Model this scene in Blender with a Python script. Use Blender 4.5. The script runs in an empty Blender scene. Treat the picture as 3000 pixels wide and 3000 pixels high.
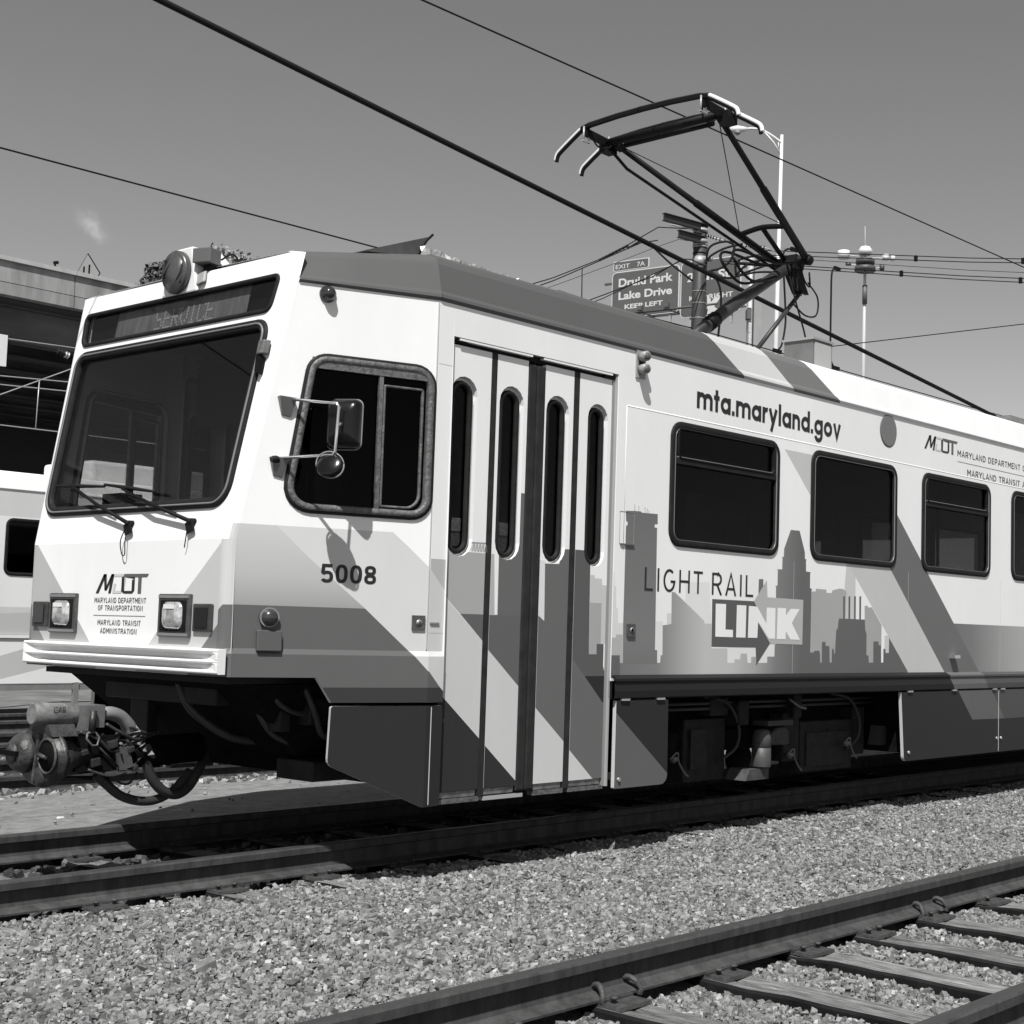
import bpy, math, random
import numpy as np
from mathutils import Vector, Matrix
from mathutils.geometry import delaunay_2d_cdt
R = math.radians
sc = bpy.context.scene
col = sc.collection
random.seed(7); rng = np.random.default_rng(7)

# ------------------------------------------------------------------ camera
cam_d = bpy.data.cameras.new('camera'); cam = bpy.data.objects.new('camera', cam_d); col.objects.link(cam)
cam_d.sensor_width = 36; cam_d.lens = 4306.285/3000*36
cam_d.shift_x = (1500-1876.077)/3000
cam_d.clip_start = .1; cam_d.clip_end = 3000
YAW, PITCH, ROLL = R(39.581), R(4.668), R(1.513)
fw = Vector((math.cos(YAW)*math.cos(PITCH), math.sin(YAW)*math.cos(PITCH), math.sin(PITCH)))
rt = Vector((math.sin(YAW), -math.cos(YAW), 0)); up = rt.cross(fw)
r2 = math.cos(ROLL)*rt + math.sin(ROLL)*up; u2 = -math.sin(ROLL)*rt + math.cos(ROLL)*up
M = Matrix((r2, u2, -fw)).transposed().to_4x4(); M.translation = Vector((-4.824, -8.023, 1.338))
cam.matrix_world = M
sc.camera = cam

# ------------------------------------------------------------------ sky, sun, exposure
SUN = Vector((-.56, -.41, 1)).normalized()
w = bpy.data.worlds.new('World'); sc.world = w; w.use_nodes = True
nt = w.node_tree; nt.nodes.clear()
sky = nt.nodes.new('ShaderNodeTexSky'); sky.sky_type = 'NISHITA'; sky.sun_disc = False
sky.sun_elevation = math.asin(SUN.z); sky.sun_rotation = math.atan2(SUN.x, SUN.y)
sky.air_density = 1.0; sky.dust_density = .45; sky.ozone_density = 1.0
sep = nt.nodes.new('ShaderNodeSeparateColor'); nt.links.new(sky.outputs[0], sep.inputs[0])
def wmath(op, a, b):
    n = nt.nodes.new('ShaderNodeMath'); n.operation = op
    for i, v in enumerate((a, b)):
        if isinstance(v, (int, float)): n.inputs[i].default_value = v
        else: nt.links.new(v, n.inputs[i])
    return n.outputs[0]
# black-and-white film behind an orange filter: the panchromatic mix leans on red
grey = wmath('ADD', wmath('ADD', wmath('MULTIPLY', sep.outputs[0], .86), wmath('MULTIPLY', sep.outputs[1], .12)), wmath('MULTIPLY', sep.outputs[2], .02))
# one thin wisp of cloud low in the sky over the overpass
tcw = nt.nodes.new('ShaderNodeTexCoord')
def wdot(v, off):
    n = nt.nodes.new('ShaderNodeVectorMath'); n.operation = 'DOT_PRODUCT'; nt.links.new(tcw.outputs['Generated'], n.inputs[0]); n.inputs[1].default_value = v
    return wmath('SUBTRACT', n.outputs['Value'], off)
cd = Vector((.47532, .84498, .24510)).normalized(); ca = Vector((.01702, -.00513, -.01539)).normalized(); ca = (ca-cd*ca.dot(cd)).normalized(); cb_v = cd.cross(ca)
wn = nt.nodes.new('ShaderNodeTexNoise'); wn.inputs['Scale'].default_value = 110; wn.inputs['Detail'].default_value = 5; nt.links.new(tcw.outputs['Generated'], wn.inputs[0])
da, db = wdot(ca, 0), wdot(cb_v, 0); wob = wmath('MULTIPLY', wmath('SUBTRACT', wn.outputs[0], .5), .016)
da, db = wmath('DIVIDE', wmath('ADD', da, wob), .0085), wmath('DIVIDE', wmath('ADD', db, wob), .0042)
ex = wmath('POWER', 2.718, wmath('MULTIPLY', wmath('ADD', wmath('MULTIPLY', da, da), wmath('MULTIPLY', db, db)), -1))
front = wmath('GREATER_THAN', wdot(cd, 0), .9)
grey = wmath('MULTIPLY', grey, wmath('ADD', 1, wmath('MULTIPLY', wmath('MULTIPLY', ex, front), .55)))
bg = nt.nodes.new('ShaderNodeBackground'); bg.inputs[1].default_value = .083
out = nt.nodes.new('ShaderNodeOutputWorld')
nt.links.new(grey, bg.inputs[0]); nt.links.new(bg.outputs[0], out.inputs[0])
sl = bpy.data.lights.new('sun', 'SUN'); sl.energy = 3.75; sl.angle = R(.53); sl.color = (1, .995, .985)
so = bpy.data.objects.new('sun', sl); col.objects.link(so); so.location = (-20, -15, 40)
so.rotation_euler = (-SUN).to_track_quat('-Z', 'Y').to_euler()
sc.view_settings.view_transform = 'Standard'; sc.view_settings.look = 'None'
sc.view_settings.exposure = .66; sc.view_settings.gamma = 1; sc.view_settings.use_curve_mapping = False
sc.render.engine = 'CYCLES'; sc.cycles.use_denoising = True
sc.cycles.max_bounces = 6; sc.cycles.diffuse_bounces = 1; sc.cycles.transparent_max_bounces = 12
sc.cycles.sample_clamp_indirect = 6

# ------------------------------------------------------------------ materials (a black-and-white place: every colour is a grey)
MATS = {}
def mat(name, v, rough=.5, spec=.4, metal=0, noise=0, scale=3, bump=0, bscale=40, coat=0, stretch=None):
    if name in MATS: return MATS[name]
    m = bpy.data.materials.new(name); m.use_nodes = True; MATS[name] = m
    n = m.node_tree; b = n.nodes['Principled BSDF']
    b.inputs['Roughness'].default_value = rough; b.inputs['Specular IOR Level'].default_value = spec
    b.inputs['Metallic'].default_value = metal; b.inputs['Coat Weight'].default_value = coat; b.inputs['Coat Roughness'].default_value = .12
    b.inputs['Base Color'].default_value = (v, v, v, 1)
    if noise or bump:
        tc = n.nodes.new('ShaderNodeNewGeometry'); src = tc.outputs['Position']
        if stretch:
            mp = n.nodes.new('ShaderNodeMapping'); mp.inputs['Scale'].default_value = stretch; n.links.new(src, mp.inputs[0]); src = mp.outputs[0]
    if noise:
        t = n.nodes.new('ShaderNodeTexNoise'); t.inputs['Scale'].default_value = scale; t.inputs['Detail'].default_value = 8; t.inputs['Roughness'].default_value = .65
        n.links.new(src, t.inputs['Vector'])
        mr = n.nodes.new('ShaderNodeMapRange'); mr.inputs[1].default_value = .3; mr.inputs[2].default_value = .7
        mr.inputs[3].default_value = v*(1-noise); mr.inputs[4].default_value = v*(1+noise)
        n.links.new(t.outputs[0], mr.inputs[0]); n.links.new(mr.outputs[0], b.inputs['Base Color'])
        mr2 = n.nodes.new('ShaderNodeMapRange'); mr2.inputs[3].default_value = max(.05, rough-.12); mr2.inputs[4].default_value = min(1, rough+.12)
        n.links.new(t.outputs[0], mr2.inputs[0]); n.links.new(mr2.outputs[0], b.inputs['Roughness'])
    if bump:
        t2 = n.nodes.new('ShaderNodeTexNoise'); t2.inputs['Scale'].default_value = bscale; t2.inputs['Detail'].default_value = 6
        n.links.new(src, t2.inputs['Vector'])
        bp = n.nodes.new('ShaderNodeBump'); bp.inputs['Strength'].default_value = bump; bp.inputs['Distance'].default_value = .02
        n.links.new(t2.outputs[0], bp.inputs['Height']); n.links.new(bp.outputs[0], b.inputs['Normal'])
    return m
def paint(v):
    """vinyl wrap / body paint of one grey"""
    return mat('paint_%03d' % round(v*1000), v, .40, .25 if v > .05 else .10, 0, .045, 1.3, .10, 1.1, 0, (1, 1, .35))
def ramp_mat(name, axis, stops):
    """printed gradient of the vinyl wrap, fixed to the car body"""
    if name in MATS: return MATS[name]
    m = mat(name, .5, .38, .35); n = m.node_tree; b = n.nodes['Principled BSDF']
    g = n.nodes.new('ShaderNodeNewGeometry'); s = n.nodes.new('ShaderNodeSeparateXYZ'); n.links.new(g.outputs['Position'], s.inputs[0])
    mr = n.nodes.new('ShaderNodeMapRange'); a, z = stops[0][0], stops[-1][0]
    mr.inputs[1].default_value = a; mr.inputs[2].default_value = z; n.links.new(s.outputs[axis], mr.inputs[0])
    cr = n.nodes.new('ShaderNodeValToRGB'); n.links.new(mr.outputs[0], cr.inputs[0])
    el = cr.color_ramp.elements
    while len(el) < len(stops): el.new(.5)
    for e, (p, v) in zip(el, stops): e.position = (p-a)/(z-a); e.color = (v, v, v, 1)
    n.links.new(cr.outputs[0], b.inputs['Base Color']); return m
WHITE = paint(.80)
ramp_mat('grad_base', 0, [(2.9, .16), (3.35, .20), (3.72, .40), (3.92, .49), (4.25, .48), (4.55, .36), (4.85, .19), (5.2, .115), (6.6, .105)])
ramp_mat('grad_dark', 2, [(1.02, .155), (1.3, .18), (2.0, .15), (2.25, .135)])
ramp_mat('grad_panel', 0, [(7.5, .125), (8.2, .17), (8.9, .31), (9.5, .40), (12, .40), (13, .15)])
ramp_mat('grad_cab', 2, [(1.43, .30), (1.6, .42), (1.88, .52)])
ramp_mat('grad_strip', 2, [(1.9, .48), (2.5, .40), (2.83, .33)])
DARK = mat('dark_rubber', .016, .6, .14, 0, .3, 12, .1, 30)
BLACK = mat('black_paint', .009, .55, .12, 0, .3, 6)
UNDER = mat('grimy_underframe', .007, .85, .06, 0, .6, 9, .3, 25)
STEEL = mat('galvanised_steel', .42, .45, .4, .35, .2, 8)
ALU = mat('scratched_aluminium', .13, .5, .4, .3, .5, 30, .3, 70)
CHROME = mat('bright_metal', .75, .18, .5, .9)
MIDGREY = mat('grey_paint', .20, .45, .35, 0, .15, 5)
BARREL = mat('worn_grey_cylinder_paint', .15, .6, .25, 0, .5, 14, .15, 50)
IRON = mat('greasy_cast_iron', .038, .42, .45, .3, .6, 9, .3, 30)
PANTO = mat('black_tube', .008, .55, .12, 0, .3, 8)
def glass(name, tint, refl=1.0):
    m = bpy.data.materials.new(name); m.use_nodes = True; MATS[name] = m
    n = m.node_tree; n.nodes.clear(); o = n.nodes.new('ShaderNodeOutputMaterial')
    t = n.nodes.new('ShaderNodeBsdfTransparent'); t.inputs[0].default_value = (tint, tint, tint, 1)
    g = n.nodes.new('ShaderNodeBsdfGlossy'); g.inputs[0].default_value = (.9, .9, .9, 1); g.inputs[1].default_value = .02
    f = n.nodes.new('ShaderNodeFresnel'); f.inputs[0].default_value = 1.45
    mu = n.nodes.new('ShaderNodeMath'); mu.operation = 'MULTIPLY'; mu.inputs[1].default_value = refl; n.links.new(f.outputs[0], mu.inputs[0])
    x = n.nodes.new('ShaderNodeMixShader'); n.links.new(mu.outputs[0], x.inputs[0]); n.links.new(t.outputs[0], x.inputs[1]); n.links.new(g.outputs[0], x.inputs[2])
    n.links.new(x.outputs[0], o.inputs[0]); return m
GLASS = glass('tinted_window_glass', .27, .15); FARG = glass('lighter_window_glass', .92, .3); WSGLASS = glass('windscreen_glass', .76, .14); CLEAR = glass('clear_window_glass', .96, .4); LENS = glass('clear_lens', .93, .5)

# ------------------------------------------------------------------ objects and meshes
ORG = {}
def thing(name, label, cat, loc=(0, 0, 0), group=None, kind=None):
    o = bpy.data.objects.new(name, None); col.objects.link(o); o.location = loc; ORG[o.name] = Vector(loc)
    o.empty_display_size = .3; tag(o, label, cat, group, kind); return o
def tag(o, label=None, cat=None, group=None, kind=None):
    for k, v in (('label', label), ('category', cat), ('group', group), ('kind', kind)):
        if v: o[k] = v
    return o
class MB:
    def __init__(s): s.v = []; s.f = []; s.m = []; s.sm = []
    def add(s, vs, fs, mi=0, smooth=False):
        b = len(s.v); s.v += [tuple(q) for q in vs]
        for f in fs: s.f.append([b+i for i in f]); s.m.append(mi); s.sm.append(smooth)
        return s
    def box(s, x0, x1, y0, y1, z0, z1, mi=0):
        return s.add([(x, y, z) for z in (z0, z1) for y in (y0, y1) for x in (x0, x1)], [(0, 2, 3, 1), (4, 5, 7, 6), (0, 1, 5, 4), (2, 6, 7, 3), (0, 4, 6, 2), (1, 3, 7, 5)], mi)
    def hexa(s, p, mi=0):
        """8 corners: bottom loop of 4, then top loop of 4"""
        return s.add(p, [(3, 2, 1, 0), (4, 5, 6, 7), (0, 1, 5, 4), (1, 2, 6, 5), (2, 3, 7, 6), (3, 0, 4, 7)], mi)
    def obox(s, c, a, b, d, mi=0):
        c, a, b, d = map(Vector, (c, a, b, d))
        return s.hexa([c-a-b-d, c+a-b-d, c+a+b-d, c-a+b-d, c-a-b+d, c+a-b+d, c+a+b+d, c-a+b+d], mi)
    def tube(s, pts, r, n=10, mi=0, caps=True, smooth=True):
        pts = [Vector(q) for q in pts]; k = len(pts); rs = r if isinstance(r, (list, tuple)) else [r]*k
        base = len(s.v); prev = None
        for i, q in enumerate(pts):
            t = (pts[min(i+1, k-1)]-pts[max(i-1, 0)]).normalized()
            if prev is None:
                a = t.orthogonal().normalized()
            else:
                a = (prev-t*prev.dot(t)).normalized()
            prev = a; b = t.cross(a)
            for j in range(n):
                an = 2*math.pi*j/n; s.v.append(tuple(q+(a*math.cos(an)+b*math.sin(an))*rs[i]))
        for i in range(k-1):
            for j in range(n):
                j2 = (j+1) % n; s.f.append([base+i*n+j, base+i*n+j2, base+(i+1)*n+j2, base+(i+1)*n+j]); s.m.append(mi); s.sm.append(smooth)
        if caps:
            s.f.append([base+j for j in reversed(range(n))]); s.m.append(mi); s.sm.append(False)
            s.f.append([base+(k-1)*n+j for j in range(n)]); s.m.append(mi); s.sm.append(False)
        return s
    def cyl(s, c, ax, r, h, n=20, mi=0, r2=None):
        c = Vector(c); ax = Vector(ax).normalized()
        return s.tube([c-ax*h/2, c+ax*h/2], [r, r if r2 is None else r2], n, mi)
    def lathe(s, c, ax, prof, n=24, mi=0):
        """prof: list of (along, radius)"""
        c = Vector(c); ax = Vector(ax).normalized()
        return s.tube([c+ax*a for a, _ in prof], [max(r, 1e-4) for _, r in prof], n, mi, True)
    def sweep(s, prof, path, mi=0, closed=True):
        """prof [(a,b)], path list of (origin, A axis, B axis)"""
        b = len(s.v); n = len(prof)
        for o, A, B in path:
            o, A, B = Vector(o), Vector(A), Vector(B)
            for a_, b_ in prof: s.v.append(tuple(o+A*a_+B*b_))
        for i in range(len(path)-1):
            for j in range(n if closed else n-1):
                j2 = (j+1) % n; s.f.append([b+i*n+j, b+i*n+j2, b+(i+1)*n+j2, b+(i+1)*n+j]); s.m.append(mi); s.sm.append(False)
        if closed:
            s.f.append([b+j for j in reversed(range(n))]); s.m.append(mi); s.sm.append(False)
            k = (len(path)-1)*n
            s.f.append([b+k+j for j in range(n)]); s.m.append(mi); s.sm.append(False)
        return s
    def build(s, name, mats, parent=None, label=None, fix=True):
        if not isinstance(mats, (list, tuple)): mats = [mats]
        org = ORG.get(parent.name, Vector()) if parent else Vector()
        me = bpy.data.meshes.new(name); me.from_pydata([(x-org.x, y-org.y, z-org.z) for x, y, z in s.v], [], s.f)
        for m in mats: me.materials.append(m)
        me.polygons.foreach_set('material_index', s.m); me.polygons.foreach_set('use_smooth', s.sm)
        me.update()
        if fix:
            import bmesh
            bm = bmesh.new(); bm.from_mesh(me); bmesh.ops.recalc_face_normals(bm, faces=bm.faces); bm.to_mesh(me); bm.free()
        o = bpy.data.objects.new(name, me); col.objects.link(o)
        if parent: o.parent = parent; ORG[o.name] = org
        else: ORG[o.name] = Vector()
        if label: o['label'] = label
        return o
def bevel(o, wd=.01, seg=2, ang=35):
    m = o.modifiers.new('edge', 'BEVEL'); m.width = wd; m.segments = seg; m.limit_method = 'ANGLE'; m.angle_limit = R(ang); return o

def inside(pt, poly):
    x, y = pt; c = False; j = len(poly)-1
    for i in range(len(poly)):
        xi, yi = poly[i]; xj, yj = poly[j]
        if (yi > y) != (yj > y) and x < (xj-xi)*(y-yi)/(yj-yi)+xi: c = not c
        j = i
    return c
def rrect(x0, x1, z0, z1, r, n=5):
    p = []
    for cx, cz, a0 in ((x1-r, z0+r, -90), (x1-r, z1-r, 0), (x0+r, z1-r, 90), (x0+r, z0+r, 180)):
        for i in range(n+1):
            a = R(a0+90*i/n); p.append((cx+r*math.cos(a), cz+r*math.sin(a)))
    return p
def rpoly(pts, r, n=5):
    """polygon (counter-clockwise) with rounded corners"""
    out = []; k = len(pts)
    for i in range(k):
        p = Vector(pts[i]); a = (Vector(pts[i-1])-p); b = (Vector(pts[(i+1) % k])-p)
        rr = r[i] if isinstance(r, (list, tuple)) else r
        ha = a.normalized(); hb = b.normalized(); half = ha.angle(hb)/2; t = rr/math.tan(half)
        c = p+(ha+hb).normalized()*(rr/math.sin(half)); s = p+ha*t-c; e = p+hb*t-c
        a0 = math.atan2(s.y, s.x); a1 = math.atan2(e.y, e.x); d = (a1-a0+math.pi) % (2*math.pi)-math.pi
        out += [(c.x+rr*math.cos(a0+d*j/n), c.y+rr*math.sin(a0+d*j/n)) for j in range(n+1)]
    return out
def inset(poly, d):
    """offset a convex-ish counter-clockwise outline inwards"""
    out = []; k = len(poly)
    for i in range(k):
        p0, p, p1 = Vector(poly[i-1]), Vector(poly[i]), Vector(poly[(i+1) % k])
        a = (p-p0).normalized(); b = (p1-p).normalized(); na = Vector((-a.y, a.x)); nb = Vector((-b.y, b.x))
        m = (na+nb).normalized(); out.append(tuple(p+m*(d/max(.4, m.dot(na)))))
    return out
def panel(name, outline, holes, livery, f3, parent, base=None, lines=(), depth=.03, flip=False, rim=None, label=None):
    """flat (or folded) sheet with window openings; livery = printed areas cut into the sheet, later ones on top.
    f3(u, v, inward) -> 3D"""
    vs, es = [], []
    def loop(p):
        b = len(vs); vs.extend(Vector(q) for q in p); es.extend((b+i, b+(i+1) % len(p)) for i in range(len(p)))
    loop(outline)
    for h in holes: loop(h)
    for _, p in livery: loop(p)
    for a, c in lines:
        b = len(vs); vs.extend((Vector(a), Vector(c))); es.append((b, b+1))
    V, _, F, *_x = delaunay_2d_cdt(vs, es, [], 0, 1e-5)
    mats = [base or WHITE]; mid = {}
    for k, _ in livery:
        if k not in mid: mid[k] = len(mats); mats.append(MATS[k] if isinstance(k, str) else paint(k))
    mats.append(rim or mats[0]); ri = len(mats)-1
    mb = MB(); used = {}
    lv = [(mid[k], p, min(q[0] for q in p), max(q[0] for q in p), min(q[1] for q in p), max(q[1] for q in p)) for k, p in livery]
    for t in F:
        c = sum((V[i] for i in t), Vector((0, 0)))/len(t)
        if not inside(c, outline) or any(inside(c, h) for h in holes): continue
        mi = 0
        for k, p, x0, x1, y0, y1 in lv:
            if x0 <= c.x <= x1 and y0 <= c.y <= y1 and inside(c, p): mi = k
        ids = []
        for i in t:
            if i not in used: used[i] = len(mb.v); mb.v.append(tuple(f3(V[i].x, V[i].y, 0)))
            ids.append(used[i])
        if flip: ids.reverse()
        mb.f.append(ids); mb.m.append(mi); mb.sm.append(False)
    for p, inw in [(outline, False)]+[(h, True) for h in holes]:
        area = sum(p[i-1][0]*p[i][1]-p[i][0]*p[i-1][1] for i in range(len(p)))
        q = [f3(a, b, 0) for a, b in p]; q2 = [f3(a, b, depth) for a, b in p]; b = len(mb.v); n = len(p); mb.v += [tuple(x) for x in q+q2]
        for i in range(n):
            j = (i+1) % n; fc = [b+i, b+n+i, b+n+j, b+j]
            if (area < 0) != inw != flip: fc.reverse()
            mb.f.append(fc); mb.m.append(ri); mb.sm.append(False)
    return mb.build(name, mats, parent, label, fix=False)
def ring(name, outer, inner, f3, proud, parent, m, back=.02, round_=True):
    """rubber or metal frame between two outlines with the same number of points"""
    mb = MB(); n = len(outer)
    mid_o = [(a[0]*.85+b[0]*.15, a[1]*.85+b[1]*.15) for a, b in zip(outer, inner)]; mid_i = [(a[0]*.2+b[0]*.8, a[1]*.2+b[1]*.8) for a, b in zip(outer, inner)]
    rows = [[f3(a, b, back) for a, b in outer], [f3(a, b, -proud*.5) for a, b in outer], [f3(a, b, -proud) for a, b in mid_o], [f3(a, b, -proud) for a, b in mid_i], [f3(a, b, -proud*.3) for a, b in inner], [f3(a, b, back) for a, b in inner]]
    for r_ in rows: mb.v += [tuple(q) for q in r_]
    for i in range(5):
        for j in range(n):
            k = (j+1) % n; mb.f.append([i*n+j, i*n+k, (i+1)*n+k, (i+1)*n+j]); mb.m.append(0); mb.sm.append(True)
    return mb.build(name, m, parent)
def sheet(name, outline, f3, off, parent, m, thick=.006):
    mb = MB(); n = len(outline); mb.v = [tuple(f3(a, b, off)) for a, b in outline]+[tuple(f3(a, b, off+thick)) for a, b in outline]
    mb.f = [list(range(n)), [n+i for i in reversed(range(n))]]+[[i, n+i, n+(i+1) % n, (i+1) % n] for i in range(n)]
    mb.m = [0]*len(mb.f); mb.sm = [False]*len(mb.f)
    return mb.build(name, m, parent)
_fc = bpy.data.curves.new('lettering_source', 'FONT')
def text(s, u0, u1, v0, v1, f3, parent, m, bold=0, off=-.002, name='lettering', flipu=False):
    """flat print fitted into a box on a surface"""
    _fc.body = s; _fc.size = 1; _fc.offset = bold; _fc.resolution_u = 6
    o = bpy.data.objects.new('lettering_source', _fc); col.objects.link(o)
    dg = bpy.context.evaluated_depsgraph_get(); dg.update()
    me = bpy.data.meshes.new_from_object(o.evaluated_get(dg)); bpy.data.objects.remove(o)
    P = np.array([q.co[:] for q in me.vertices]); a, b = P.min(0), P.max(0)
    mb = MB(); org = ORG.get(parent.name, Vector())
    for q in P:
        tu = (q[0]-a[0])/(b[0]-a[0]); tv = (q[1]-a[1])/(b[1]-a[1])
        mb.v.append(tuple(f3(u0+(u1-u0)*tu, v0+(v1-v0)*tv, off)))
    mb.f = [list(p.vertices) for p in me.polygons]; mb.m = [0]*len(mb.f); mb.sm = [False]*len(mb.f)
    bpy.data.meshes.remove(me)
    return mb.build(name, m, parent, fix=False)
def shape(name, polys, f3, parent, m, off=-.002):
    mb = MB()
    for p in polys: mb.add([f3(a, b, off) for a, b in p], [list(range(len(p)))])
    return mb.build(name, m, parent, fix=False)
def copy_tree(o, parent=None, **kw):
    c = o.copy(); col.objects.link(c); ORG[c.name] = ORG.get(o.name, Vector()); c.parent = parent
    for ch in o.children: copy_tree(ch, c)
    for k, v in kw.items(): c[k] = v
    return c
def bez(p, n=12):
    """smooth curve through points (Catmull-Rom)"""
    p = [Vector(q) for q in p]; q = [p[0]*2-p[1]]+p+[p[-1]*2-p[-2]]; out = []
    for i in range(1, len(q)-2):
        for j in range(n):
            t = j/n; a, b, c, d = q[i-1], q[i], q[i+1], q[i+2]
            out.append(.5*((2*b)+(c-a)*t+(2*a-5*b+4*c-d)*t*t+(3*b-a-3*c+d)*t**3))
    return out+[p[-1]]

# stroke lettering for the words printed on the car: glyphs are centre lines drawn with one pen width
def arc(cx, cy, rx, ry, a0, a1, n=14): return [(cx+rx*math.cos(R(a0+(a1-a0)*i/n)), cy+ry*math.sin(R(a0+(a1-a0)*i/n))) for i in range(n+1)]
def lower(h):
    r = .5-h; ring_ = arc(.5, .5, r, r, 0, 360, 24); e = 1-h
    return {'o': (1.0, [ring_]), 'a': (1.0, [ring_, [(e, 0), (e, 1)]]), 'd': (1.0, [ring_, [(e, 0), (e, 1.41)]]), 'g': (1.0, [ring_, [(e, 1), (e, .0)]+arc(.5, -.02, r, .36, 0, -165)]),
     'm': (1.5, [[(h, 0), (h, 1)], arc(h+.31, .60, .31, .40-h, 180, 0)+[(h+.62, 0)], arc(h+.93, .60, .31, .40-h, 180, 0)+[(h+1.24, 0)]]), 'n': (.88, [[(h, 0), (h, 1)], arc(.44, .58, .44-h, .42-h, 180, 0)+[(.88-h, 0)]]),
     'r': (.55, [[(h, 0), (h, 1)], arc(.48, .50, .48-h, .5-h, 180, 75)]), 't': (.55, [[(.28, 0), (.28, 1.34)], [(.0, 1-h), (.56, 1-h)]]), 'l': (.28, [[(h, 0), (h, 1.41)]]),
     'y': (.95, [[(h*.9, 1), (.50, .02)], [(.95-h*.9, 1), (.30, -.46)]]), 'v': (.92, [[(h*.9, 1), (.46, .03), (.92-h*.9, 1)]]), '.': (.28, [[(.0, h), (2*h, h)]])}
def digits(h):
    r = .29-h
    def arc(cx, cy, rx, ry, a0, a1, n=20):
        q = lambda v: math.copysign(abs(v)**.80, v)
        return [(cx+rx*q(math.cos(R(a0+(a1-a0)*i/n))), cy+ry*q(math.sin(R(a0+(a1-a0)*i/n)))) for i in range(n+1)]
    return {'0': (.58, [arc(.29, .5, r, .5-h, 0, 360, 28)]), '8': (.58, [arc(.29, .735, r*.92, .265-h, 0, 360, 22), arc(.29, .27, r, .27-h, 0, 360, 22)]), '5': (.58, [[(.53, 1-h), (.12, 1-h), (.085, .52)], arc(.28, .32, r+.01, .32-h, 152, -152, 20)])}
def upper(h):
    P_ = lambda y0, y1, w: [(h, y1), (w-.26, y1)]+arc(w-.26, (y0+y1)/2, .26-h, (y1-y0)/2, 90, -90, 8)+[(h, y0)]
    t, b, m = 1-h, h, .5
    return {'M': (.74, [[(h, 0), (h, 1)], [(h, 1), (.37, .36), (.74-h, 1)], [(.74-h, 1), (.74-h, 0)]]), 'A': (.62, [[(h*.6, 0), (.31, 1), (.62-h*.6, 0)], [(.12, .3), (.5, .3)]]), 'R': (.58, [[(h, 0), (h, 1)], P_(.47, t, .58), [(.30, .47), (.58-h*.7, 0)]]),
     'Y': (.60, [[(h*.6, 1), (.30, .45), (.60-h*.6, 1)], [(.30, .5), (.30, 0)]]), 'L': (.48, [[(h, 1), (h, b), (.48, b)]]), 'N': (.62, [[(h, 0), (h, 1), (.62-h, 0), (.62-h, 1)]]), 'D': (.62, [[(h, 0), (h, 1)], [(h, t), (.30, t)]+arc(.30, .5, .32-h, .5-h, 90, -90, 12)+[(h, b)]]),
     'E': (.52, [[(.52, t), (h, t), (h, b), (.52, b)], [(h, m), (.46, m)]]), 'F': (.50, [[(.50, t), (h, t), (h, 0)], [(h, m), (.44, m)]]), 'P': (.57, [[(h, 0), (h, 1)], P_(.42, t, .57)]), 'T': (.56, [[(0, t), (.56, t)], [(.28, t), (.28, 0)]]),
     'O': (.64, [arc(.32, .5, .32-h, .5-h, 0, 360, 24)]), 'G': (.70, [arc(.35, .5, .35-h, .5-h, 50, 330, 20)+[(.70-h, .46), (.42, .46)]]), 'S': (.56, [arc(.28, .735, .28-h, .265-h, 30, 270, 12)+arc(.28, .26, .28-h, .26-h, 90, -150, 12)[1:]]), 'I': (.14, [[(.07, 0), (.07, 1)]]), 'H': (.64, [[(h, 0), (h, 1)], [(.64-h, 0), (.64-h, 1)], [(h, m), (.64-h, m)]])}
def strokes(s, u0, u1, v0, vh, f3, parent, m, pen=.13, kind=upper, gap=.16, off=-.002):
    """u0..u1 width of the word, v0 base line, vh height of one glyph unit, pen = stroke width in glyph units"""
    G = kind(pen/2); x = 0; items = []
    for ch in s:
        if ch == ' ': x += .42; continue
        wd, st = G[ch]; items.append((x, st)); x += wd+gap
    W = x-gap; k = (u1-u0)/W; mb = MB(); q = 0
    for x0, st in items:
        for ln in st:
            p = [Vector((u0+(x0+a)*k, v0+b*vh)) for a, b in ln]; closed = (p[0]-p[-1]).length < 1e-6; n = len(p); q += 1
            L_, R_ = [], []
            for i in range(n):
                a = p[i]-p[i-1] if i > 0 else (p[-1]-p[-2] if closed else p[1]-p[0]); b = p[i+1]-p[i] if i < n-1 else (p[1]-p[0] if closed else p[-1]-p[-2])
                # pen width differs along u and v when the word is squeezed: work in glyph units
                a = Vector((a.x/k, a.y/vh)).normalized(); b = Vector((b.x/k, b.y/vh)).normalized(); na, nb = Vector((-a.y, a.x)), Vector((-b.y, b.x)); mm = (na+nb)
                mm = mm.normalized() if mm.length > 1e-6 else na; d = mm*(pen/2/max(.45, mm.dot(na))); d = Vector((d.x*k, d.y*vh))
                L_.append(p[i]+d); R_.append(p[i]-d)
            o = off-.00008*(q % 5); base = len(mb.v)
            mb.v += [tuple(f3(z.x, z.y, o)) for z in L_]+[tuple(f3(z.x, z.y, o)) for z in R_]
            for i in range(n-1): mb.f.append([base+n+i, base+n+i+1, base+i+1, base+i]); mb.m.append(0); mb.sm.append(False)
    return mb.build('lettering', m, parent, fix=False)
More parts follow.
